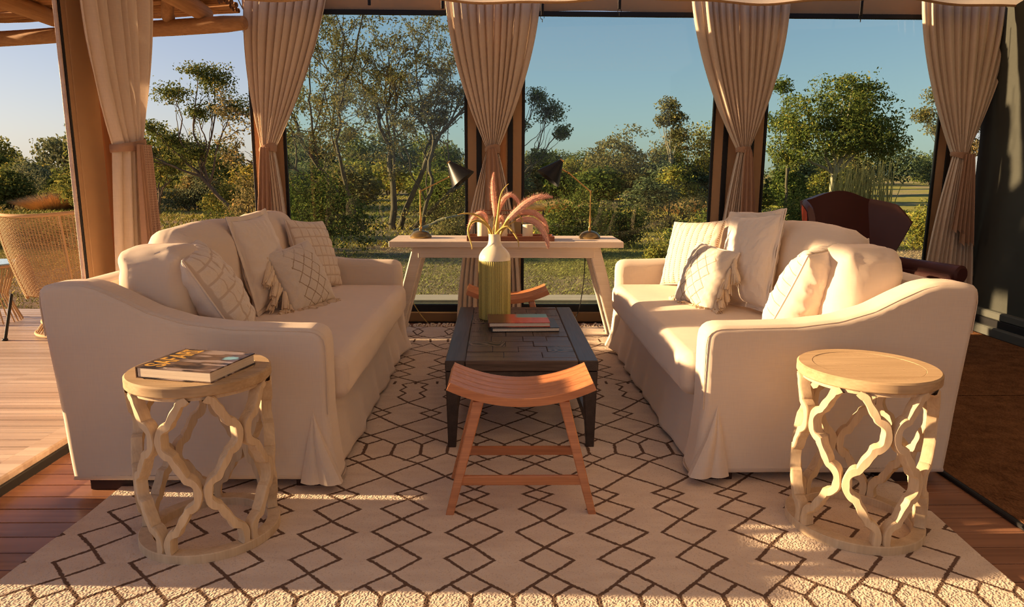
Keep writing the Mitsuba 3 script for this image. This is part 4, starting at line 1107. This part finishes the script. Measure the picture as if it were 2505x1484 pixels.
# ------------------------------------------------------------------ plants outside
def leaf_cloud(blobs, n, size, pal, seed, shell=.55, asp=.5, up=.2):
    """blobs: (cx, cy, cz, rx, ry, rz); n leaves as folded lozenges, with a colour each"""
    rr = np.random.default_rng(seed); B = np.array(blobs, float)
    w = (B[:, 3] * B[:, 4] * B[:, 5]) ** .7; w /= w.sum()
    idx = rr.choice(len(B), n, p=w)
    d = unit(rr.normal(size=(n, 3))); rad = (shell + (1 - shell) * rr.random(n) ** .7) * (.40 + 1.15 * meshkit.fbm(d * 2.4 + idx[:, None] * 7.3, 3, seed))
    # leaves gather in tufts
    nt = max(8, n // 14); tu = rr.integers(0, nt, n)
    td = unit(rr.normal(size=(nt, 3)))
    p = B[idx, :3] + d * rad[:, None] * B[idx, 3:]
    cell = np.stack([np.floor(p[:, 0] / (size * 7)), np.floor(p[:, 1] / (size * 7)), np.floor(p[:, 2] / (size * 5))], 1)
    keep = meshkit.noise(cell * .73 + .5, seed + 2) > .34
    p, d, idx = p[keep], d[keep], idx[keep]; n = len(p)
    nrm = unit(d * .6 + rr.normal(size=(n, 3)) * .6 + [0, 0, up]); a = unit(np.cross(nrm, rr.normal(size=(n, 3)))); b = np.cross(nrm, a)
    s = size * (.65 + .7 * rr.random(n))[:, None]
    V = np.stack([p - a * s * .5, p + b * s * asp * .5 + nrm * s * .08, p + a * s * .5, p - b * s * asp * .5 + nrm * s * .08], 1).reshape(-1, 3)
    i = np.arange(n)[:, None] * 4
    F = np.concatenate([i + [0, 1, 2], i + [0, 2, 3]], 1).reshape(-1, 3)
    pal = np.array(pal); t = rr.random(n)[:, None] ** 1.2
    c = pal[0] * (1 - t) + pal[1] * t
    if len(pal) > 2: c = np.where(rr.random((n, 1)) < .10, pal[2], c)
    c = c * np.array([1.62, 1.42, 1.62]) * (.8 + .4 * rr.random((n, 1)))
    return (V, F), np.repeat(np.clip(c, 0, 1), 4, 0)
def foliage(k, name, *a, **kw):
    m, c = leaf_cloud(*a, **kw)
    return part(k, name, m, 'm_leaf', False, kind='stuff', color=c)
def limb(p0, p1, r0, r1, seed, n=14, bend=.12):
    t = np.linspace(0, 1, n)[:, None]; p0, p1 = np.array(p0, float), np.array(p1, float); L = np.linalg.norm(p1 - p0)
    q = np.concatenate([t * 2.0, t * 0 + seed * 1.7, t * 0], 1)
    w = np.stack([nz(q, 1, seed), nz(q, 1, seed + 31), nz(q, 1, seed + 57)], 1) * (np.sin(t * np.pi) * L * bend * 2.5)
    return p0 * (1 - t) + p1 * t + w, (r0 + (r1 - r0) * t[:, 0])
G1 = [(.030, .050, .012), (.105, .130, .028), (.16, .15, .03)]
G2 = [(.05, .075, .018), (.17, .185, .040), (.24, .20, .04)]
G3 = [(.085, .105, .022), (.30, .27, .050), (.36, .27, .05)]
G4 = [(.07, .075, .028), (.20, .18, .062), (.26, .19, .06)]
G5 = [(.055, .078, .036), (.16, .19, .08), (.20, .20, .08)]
def bush(name, label, cat_, x, y, w, h, pal, n, size, seed, group=None, nb=7, stems=5, d=None):
    rr = np.random.default_rng(seed); z = float(gheight(x, y)); d = d or w * .8
    k = thing(name, label, cat_, group)
    bl = []
    for i in range(nb):
        a = rr.random() * 6.28; q = rr.random() ** .5
        hh = h * (.45 + .5 * (1 - q) * rr.random() + .25 * (1 - q))
        bl.append((x + w * .36 * q * math.cos(a), y + d * .36 * q * math.sin(a), z + hh * .52, w * (.20 + .10 * rr.random()), d * (.20 + .1 * rr.random()), hh * .5))
    foliage(k, 'foliage', bl, n, size, pal, seed)
    st = []
    for i in range(stems):
        b = bl[i % nb]; p, rad = limb((x + rr.normal() * w * .05, y + rr.normal() * w * .05, z - .05), (b[0], b[1], b[2] + b[5] * .5), .012 * h + .008, .004, seed + i)
        st.append(tube(p, rad, 5, False))
    part(k, 'stems', cat(st), 'm_bark', True)
    return k
def tree(label, x, y, blobs, trunk_r, pal, n, size, seed, bark='m_bark', fork=.45, name='tree', group=None, lean=(0, 0), nbr=None, shell=.45, twigs=0):
    """blobs relative to the foot (dx, dy, dz, rx, ry, rz)"""
    z = float(gheight(x, y)); B = np.array(blobs, float); B[:, :3] += [x, y, z]
    k = thing(name, label, 'tree', group)
    top = B[:, :3].mean(0); f = np.array([x + (top[0] - x) * .5 + lean[0], y + (top[1] - y) * .5 + lean[1], z + (top[2] - z) * fork])
    p, rad = limb((x, y, z - .1), f, trunk_r, trunk_r * .72, seed, 12, .05)
    ms = [tube(p, rad, 8, False)]; rr = np.random.default_rng(seed)
    for i, b in enumerate(B):
        q, rad = limb(f if i % 3 else p[int(len(p) * .75)], b[:3] + [0, 0, b[5] * .3], trunk_r * .5, trunk_r * .10, seed + i + 1, 12, .10)
        ms.append(tube(q, rad, 6, False))
        for j in range(twigs):
            s = q[rr.integers(4, 11)]; e = b[:3] + rr.normal(size=3) * b[3:] * .5
            qq, rad = limb(s, e, trunk_r * .16, .004, seed + 7 * i + j, 8, .14)
            ms.append(tube(qq, rad, 4, False))
    part(k, 'trunk', cat(ms), bark, True)
    if n: foliage(k, 'foliage', [tuple(b) for b in B], n, size, pal, seed, shell=shell)
    return k

# the big open branched tree behind the left window
def big_tree():
    x, y = -3.05, 20.0; z = float(gheight(x, y)); rr = np.random.default_rng(11)
    k = thing('tree', 'tall open branched tree with bare limbs behind the window left of the middle curtain', 'tree')
    ms, tips = [], []
    def grow(p0, d, L, r0, lev, seed):
        if p0[0] > x + 3.0 or p0[0] < x - 3.2: return
        q, rad = limb(p0, p0 + d * L, r0, r0 * .66, seed, 10, .09)
        ms.append(tube(q, rad, 8 if lev < 2 else 5 if lev < 4 else 4, False))
        if lev >= 3: tips.extend([q[4], q[7], q[-1]])
        if lev == 6: return
        for c in range((0, 3, 3, 3, 2, 2)[lev]):
            nd = unit(d + rr.normal(size=3) * (.40 if lev < 3 else .55) + [0, 0, .12])
            st = q[-1] if c == 0 else q[rr.integers(3, 10)]
            grow(st, nd, L * (.60 + .20 * rr.random()), max(.008, r0 * (.64 if c == 0 else .46)), lev + 1, int(rr.integers(1, 9999)))
    for (dx, dz, L, r0, bx0) in ((-.05, 1, 2.3, .105, .1), (.38, .92, 2.4, .085, .2), (-.55, .84, 2.5, .08, -.4), (-.25, .97, 2.6, .07, -.9), (.70, .70, 2.1, .075, .5), (-.75, .66, 2.0, .055, -1.3), (.15, .98, 2.6, .06, .9)):
        grow(np.array([x + bx0, y + rr.normal() * .3, z - .1]), unit(np.array([dx, rr.normal() * .15, dz])), L, r0, 1, int(rr.integers(1, 9999)))
    part(k, 'trunk', cat(ms), 'm_bark', True, label='dark crooked trunk and limbs')
    t = np.array(tips)
    t = t[(t[:, 0] > x - 3.0) & (t[:, 0] < x + 3.2)]
    t = t[rr.random(len(t)) < .75]
    foliage(k, 'foliage', [(p[0], p[1], p[2], .26, .26, .17) for p in t], 42000, .085, G4, 5, shell=.05, asp=.40)
big_tree()
# trees and shrubs, each where it stands (x, y in metres)
tree('leaning tree with dark leaf pads between the two left curtains', -8.3, 23.5, [(-2.1, 0, 4.1, .75, .7, .42), (-1.4, .3, 3.5, .6, .6, .35), (-2.9, 0, 2.95, .55, .6, .35), (-2.3, .2, 2.6, .6, .6, .3), (-3.5, 0, 2.3, .5, .6, .35), (-.7, 0, 4.5, .8, .7, .55), (-.2, 0, 3.6, .9, .6, .5), (-1.3, 0, 4.7, .6, .6, .35), (-3.9, 0, 1.9, .7, .6, .4), (-1.5, 0, 2.2, .8, .6, .4)], .08, G1, 11000, .085, 21, lean=(-.4, 0), twigs=4, shell=.1)
tree('small round topped tree right of the nearest curtain, over the open deck side', -12.6, 26.5, [(0, 0, 2.2, .6, .6, .6), (.5, 0, 1.6, .6, .6, .5), (-.4, .2, 1.5, .5, .6, .5), (.95, 0, 2.0, .4, .4, .4)], .07, G2, 2600, .11, 22, twigs=2, shell=.2)
tree('dark leaved branch tree right of the middle curtain', .1, 21.0, [(1.35, 0, 3.35, .55, .5, .42), (1.0, 0, 3.75, .35, .4, .30), (1.75, 0, 2.75, .32, .4, .25), (1.1, .1, 2.05, .42, .5, .28), (.5, 0, 3.0, .4, .4, .3), (.0, 0, 3.6, .5, .5, .4), (-.6, 0, 2.8, .5, .5, .4)], .07, G1, 9000, .075, 23, lean=(.1, 0), twigs=5, shell=.1)
tree('large round leafy tree behind the right window', 10.75, 23.0, [(.2, 0, 3.7, 1.35, 1.3, .95), (-.9, 0, 3.2, 1.0, 1.1, .85), (1.1, 0, 3.3, 1.0, 1.1, .85), (0, -.5, 2.7, 1.5, 1.1, .7), (-1.3, -.2, 2.3, .9, .9, .6), (1.5, -.2, 2.5, .8, .9, .6), (.4, -.3, 4.25, .7, .7, .4)], .12, G2, 26000, .10, 24, 'm_bark_pale', fork=.5, shell=.35)
tree('thin leaved tree right of the round tree, beside the last curtain', 17.6, 27.0, [(0, 0, 4.7, .8, .8, .5), (-1.2, 0, 4.5, .7, .7, .4), (.5, 0, 3.6, .8, .7, .5), (-.8, 0, 3.3, .7, .7, .5), (.2, 0, 2.6, .8, .8, .5), (-1.6, 0, 3.8, .5, .6, .4)], .08, G4, 11000, .09, 25, twigs=5, shell=.1)
tree('slim tree half behind the curtain left of the round tree', 11.6, 28.5, [(-.5, 0, 5.0, .5, .6, .35), (.2, 0, 4.4, .6, .6, .4), (-.5, 0, 3.6, .7, .6, .5), (.4, 0, 3.2, .6, .6, .5)], .07, G1, 3200, .11, 26, twigs=2, shell=.2)
tree('tall thin pale trunked tree above the bushes of the middle window', 9.6, 40.0, [(-.2, 0, 5.3, .7, .7, .5), (.2, 0, 4.6, .8, .7, .5), (-.5, 0, 4.5, .5, .6, .4), (.4, 0, 3.7, .7, .7, .5)], .09, G4, 2600, .16, 27, 'm_bark_pale', twigs=2, shell=.15)
for i, (x, y, w, h, lab) in enumerate(((6.6, 41, 3.4, 3.7, 'hazy olive tree at the left end of the wood behind the middle window'), (8.2, 44, 4.4, 4.6, 'broad olive tree in the middle of the wood behind the middle window'),
                                 (11.0, 42, 4.2, 4.6, 'broad olive tree of the wood behind the middle window, beside the curtain'), (13.4, 43, 4.6, 5.2, 'bright topped tree of the wood beside the right post'), (5.0, 46, 2.8, 2.7, 'low tree at the thin end of the wood'))):
    tree(lab, x, y, [(0, 0, h * .78, w * .34, w * .3, h * .20), (-w * .28, 0, h * .62, w * .28, w * .26, h * .20), (w * .28, 0, h * .64, w * .28, w * .26, h * .2), (0, -.3, h * .42, w * .40, w * .3, h * .2), (-w * .3, -.3, h * .3, w * .3, w * .3, h * .2), (w * .3, -.3, h * .3, w * .3, w * .3, h * .2)],
         .10, G4 if i < 3 else G3, 4200, .17, 30 + i, group=None, shell=.5)
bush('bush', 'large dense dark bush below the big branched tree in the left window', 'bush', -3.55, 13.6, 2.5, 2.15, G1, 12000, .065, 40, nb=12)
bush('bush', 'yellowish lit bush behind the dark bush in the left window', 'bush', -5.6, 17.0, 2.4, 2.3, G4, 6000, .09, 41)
bush('bush', 'low sunlit shrub right of the dark bush, behind the lamp', 'bush', -.95, 15.5, 1.5, .95, G4, 3500, .06, 42)
bush('bush', 'low thin shrub beyond the fallen branches behind the lamp', 'bush', -1.3, 20.0, 2.4, 1.5, G4, 3500, .08, 43)
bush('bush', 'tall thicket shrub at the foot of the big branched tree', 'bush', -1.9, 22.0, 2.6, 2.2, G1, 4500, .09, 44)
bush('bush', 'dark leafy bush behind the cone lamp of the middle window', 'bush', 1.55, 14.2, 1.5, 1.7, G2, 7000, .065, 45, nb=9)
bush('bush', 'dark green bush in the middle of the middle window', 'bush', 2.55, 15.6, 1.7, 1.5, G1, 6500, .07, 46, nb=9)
bush('bush', 'light green soft shrub near the sunlit cushions', 'bush', 2.55, 10.6, 1.0, .75, G3, 5000, .045, 47)
bush('bush', 'mid green shrub beside the post right of the middle window', 'bush', 3.85, 13.2, 1.5, 1.25, G2, 5500, .06, 48)
bush('bush', 'tall pale shrub behind the middle window bushes', 'bush', 5.0, 20.0, 2.2, 2.0, G4, 5000, .08, 49)
bush('bush', 'mixed shrub at the left of the right window', 'bush', 8.9, 20.0, 2.2, 1.7, G2, 5000, .08, 50)
bush('bush', 'brownish low shrub under the round tree', 'bush', 9.6, 21.2, 2.6, 1.3, G4, 5000, .08, 51)
bush('bush', 'bright yellow green bush beside the last curtain', 'bush', 9.75, 15.2, 1.5, 1.75, G3, 7000, .07, 52, nb=10)
bush('bush', 'low dark shrub left of the maroon chair', 'bush', 7.2, 15.6, 1.8, .75, G1, 3500, .06, 53)
bush('bush', 'small yellow leaved bush at the deck edge right of the nearest curtain', 'bush', -4.35, 9.9, 1.15, .95, G3, 3500, .05, 54)
for i, (x, y, w, h, p) in enumerate(((-7.4, 14.4, 2.4, .95, G5), (-5.6, 14.9, 2.2, 1.05, G1), (-11.2, 15.2, 2.6, .85, G5), (-9.4, 15.6, 2.2, .85, G1), (-13.2, 15.0, 2.4, .9, G5))):
    bush('bush', ('dark hedge shrub beyond the deck at the photo edge', 'dark hedge shrub beyond the small yellow bush', 'dark hedge shrub beyond the wicker chair', 'dark hedge shrub behind the nearest curtain', 'dark hedge shrub hidden past the photo corner')[(2, 1, 0, 3, 4)[i]], 'bush', x, y, w, h, p, 4500, .06, 60 + i, nb=8)
mids = [(-10.2, 27, 2.6, 1.7, G2, 'mid green shrub past the grass, left of the corner curtain'), (-8.0, 26, 2.4, 1.35, G2, 'leafy shrub past the grass at the corner post'), (-12.8, 30, 2.8, 2.2, G5, 'greyish shrub under the small round topped tree'),
        (-20.5, 34, 3.0, 1.6, G2, 'fresh green shrub beyond the dry grass mound'), (-23.5, 36, 3.4, 2.0, G5, 'grey green shrub at the photo edge beyond the grass'), (-18.2, 33, 2.6, 2.4, G2, 'tall green shrub left of the nearest curtain'),
        (-10.8, 34, 3.6, 2.6, G5, 'broad shrub in the second row between the left curtains'), (-15.0, 36, 3.4, 2.5, G2, 'broad shrub hidden in part by the nearest curtain')]
for i, (x, y, w, h, p, lab) in enumerate(mids):
    bush('bush', lab, 'bush', x, y, w, h, p, 4200, .10, 70 + i, nb=8)
# the hazy tree line, one tree at a time
rr = np.random.default_rng(12)
TL = []
for px in range(20):
    TL.append((-62 + px * 2.9 + rr.normal() * .8, 74 + rr.normal() * 7, 4.5 + 2.2 * rr.random()))
for px in range(24):
    TL.append((-8 + px * 3.3 + rr.normal() * .8, 92 + rr.normal() * 8, 4.4 + 1.6 * rr.random()))
protos = []
for s in range(4):
    m, c = leaf_cloud([(0, 0, .62, .42, .42, .34), (-.30, 0, .5, .3, .3, .28), (.32, 0, .48, .3, .3, .26), (0, -.1, .28, .5, .4, .26)], 2600, .07, G5 if s % 2 else G2, 100 + s, shell=.4)
    protos.append((mikit.ply(m, 'm_leaf', False, color=c), mikit.ply(tube(*limb((0, 0, -.06), (0.02, 0, .55), .035, .015, s), 6, False), 'm_bark', True)))
side = lambda x: 'behind the open deck side' if x < -8 else 'behind the windows'
def seen(x, y):
    q = x / y
    return ('left of the nearest curtain' if q < -.50 else 'between the two left curtains' if q < -.325 else 'through the left window' if q < 0 else 'through the middle window' if q < .33 else 'through the right window')
for i, (x, y, h) in enumerate(TL):
    if not -.80 < x / y < .72: continue
    k = thing('distant_tree', ('taller' if h > 5.4 else 'lower') + ' hazy tree of the far tree line, seen ' + seen(x, y), 'tree', 'far tree line ' + seen(x, y))
    M = T().translate([x, y, float(gheight(x, y))]).rotate([0, 0, 1], float(rr.random() * 360)).scale([h * (.80 + .3 * rr.random()), h * .7, h])
    f, t = protos[i % 4]
    scene[f'{k}__foliage'] = {**f, 'to_world': M}; labels[f'{k}__foliage'] = {'kind': 'stuff'}
    scene[f'{k}__trunk'] = {**t, 'to_world': M}

SC = []
for d, w_, h_, st, x0, x1 in ((31, 2.6, 1.9, 2.3, -24, 15), (40, 3.2, 2.5, 2.7, -32, 21), (52, 4.0, 3.3, 3.4, -43, 28)):
    x = x0
    while x < x1:
        SC.append((x + rr.normal() * .4, d + rr.normal() * 1.6, w_ * (.75 + .5 * rr.random()), h_ * (.7 + .45 * rr.random()))); x += st * (.8 + .4 * rr.random())
bps = []
for s_ in range(5):
    m, c = leaf_cloud([(0, 0, .50, .34, .34, .40), (-.28, .05, .40, .26, .26, .33), (.27, 0, .42, .27, .27, .34), (.05, -.22, .34, .30, .24, .30), (-.08, .1, .72, .22, .22, .24)], 2600, .075, (G2, G4, G5, G1, G3)[s_], 200 + s_, shell=.35)
    bps.append((mikit.ply(m, 'm_leaf', False, color=c), mikit.ply(cat([tube(*limb((0, 0, -.08), (dx, 0, .45), .022, .008, s_ + 3), 5, False) for dx in (-.2, 0, .2)]), 'm_bark', True)))
for i, (x, y, w, h) in enumerate(SC):
    if not -.80 < x / y < .72: continue
    row = 'nearest' if y < 35.5 else 'middle' if y < 46 else 'farthest'
    kind_ = int(rr.integers(0, 5))
    k = thing('scrub_bush', ('mid green', 'olive', 'grey green', 'dark green', 'yellow green')[kind_] + f' rounded bush in the {row} row of scrub, seen ' + seen(x, y), 'bush', 'scrub belt ' + seen(x, y))
    M = T().translate([x, y, float(gheight(x, y))]).rotate([0, 0, 1], float(rr.random() * 360)).scale([w, w, h])
    f, t = bps[kind_]
    scene[f'{k}__foliage'] = {**f, 'to_world': M}; labels[f'{k}__foliage'] = {'kind': 'stuff'}
    scene[f'{k}__stems'] = {**t, 'to_world': M}

# reeds, dry grass, lawn
def blades(n, xr, yr, h, seed, pal, w=.006, patch=None, lean=.35, per=1):
    rr = np.random.default_rng(seed)
    x = xr[0] + (xr[1] - xr[0]) * rr.random(n); y = yr[0] + (yr[1] - yr[0]) * rr.random(n) ** 1.3
    if patch is not None:
        P = np.stack([x * patch, y * patch, 0 * x], -1); keep = meshkit.fbm(P, 3, seed) > .45; x, y = x[keep], y[keep]
    n = len(x); z = gheight(x, y)
    hh = h * (.4 + .8 * rr.random(n)); a = rr.random(n) * 6.28; l = lean * (.3 + rr.random(n))
    d = np.stack([np.cos(a) * l, np.sin(a) * l, np.ones(n)], 1) * hh[:, None]
    s = np.stack([np.cos(a + 1.57), np.sin(a + 1.57), 0 * a], 1) * (w * (1 + np.clip(y / 14, 0, 3)))[:, None]
    p = np.stack([x, y, z - .01], 1)
    V = np.stack([p - s, p + s, p + d * .55 + s * .6 + [0, 0, 0], p + d + np.stack([np.cos(a), np.sin(a), -.3 + 0 * a], 1) * (hh * .25)[:, None]], 1).reshape(-1, 3)
    i = np.arange(n)[:, None] * 4; F = np.concatenate([i + [0, 1, 2], i + [0, 2, 3]], 1).reshape(-1, 3)
    pal = np.array(pal); t = rr.random(n)[:, None]; g = meshkit.fbm(np.stack([x * .5, y * .5, 0 * x], -1), 2, seed + 1)[:, None]
    c = pal[0] * (1 - t) + pal[1] * t
    if len(pal) > 2: c = np.where(g > .52, c, pal[2] * (.6 + .8 * t))
    return (V, F), np.repeat(np.clip(c, 0, 1), 4, 0)
def grass(name, label, *a, **kw):
    m, c = blades(*a, **kw)
    return single(name, m, 'm_blade', label, 'grass', False, kind='stuff', color=c)
DRY = [(.34, .20, .12), (.56, .36, .23), (.30, .26, .075)]
GOLD = [(.46, .34, .06), (.62, .44, .09), (.30, .28, .05)]
grass('grass', 'dry pinkish and green grass outside the windows', 90000, (-4.5, 9.5), (6.2, 17), .050, 1, DRY, w=.0028, lean=.9)
grass('grass', 'golden grass beyond the deck', 50000, (-16, -3.4), (6.3, 15), .055, 2, GOLD, w=.003, lean=.8)
grass('grass', 'golden grass fields between the shrubs', 60000, (-32, 18), (15, 46), .13, 3, GOLD, w=.006, lean=.7)
def tuft(label, x, y, rad, h, n, seed, pal=((.52, .30, .13), (.66, .42, .20))):
    rr = np.random.default_rng(seed); a = rr.random(n) * 6.28; q = rr.random(n) ** .5
    z = float(gheight(x, y)); p = np.stack([x + rad * .5 * q * np.cos(a), y + rad * .5 * q * np.sin(a), z + 0 * a], 1)
    d = np.stack([np.cos(a) * q * rad * .7, np.sin(a) * q * rad * .7, h * (1.1 - .55 * q) * (.7 + .3 * rr.random(n))], 1)
    s = np.stack([np.cos(a + 1.57), np.sin(a + 1.57), 0 * a], 1) * .012
    V = np.stack([p - s, p + s, p + d], 1).reshape(-1, 3); F = np.arange(3 * n).reshape(-1, 3)
    pal = np.array(pal); c = pal[0] + (pal[1] - pal[0]) * rr.random((n, 1))
    single('grass_tuft', (V, F), 'm_blade', label, 'grass', False, color=np.repeat(c, 3, 0))
tuft('rounded mound of dry orange grass beyond the wicker chair', -19.2, 31.0, 1.5, .85, 3500, 1)
tuft('dry orange grass clump beside the right post of the middle window', 7.4, 27, 1.3, .7, 2500, 2)
tuft('dry grass clump far behind the left lamp shade of the middle window', 2.4, 28, 1.5, .6, 2500, 3)
k = thing('reed_thicket', 'thicket of tall yellowish reed stalks right of the round tree trunk', 'reeds', None, 'stuff')
ms = []
for i in range(170):
    x, y = 9.6 + rr.random() * 1.7, 19.8 + rr.random() * 1.2; z = float(gheight(x, y)); h = 1.5 + .55 * rr.random()
    ms.append(tube([(x, y, z), (x + rr.normal() * .05, y, z + h * .5), (x + rr.normal() * .12, y + rr.normal() * .05, z + h)], [.016, .013, .006], 4, False))
scene[k] = mikit.ply(cat(ms), 'm_stalk', True)
single('fallen_branch', cat([tube(*limb((-2.1, 17.5, float(gheight(-2.1, 17.5)) + .15), (-.1, 17.9, float(gheight(0, 18)) + .75), .06, .02, 3), 6), tube(*limb((-1.2, 17.6, float(gheight(-1.2, 17.6)) + .1), (-.7, 17.7, float(gheight(-.7, 17.7)) + .95), .03, .01, 4), 5)]), 'm_bark_pale',
       'pale fallen branches lying in the grass behind the left lamp', 'branch', True)
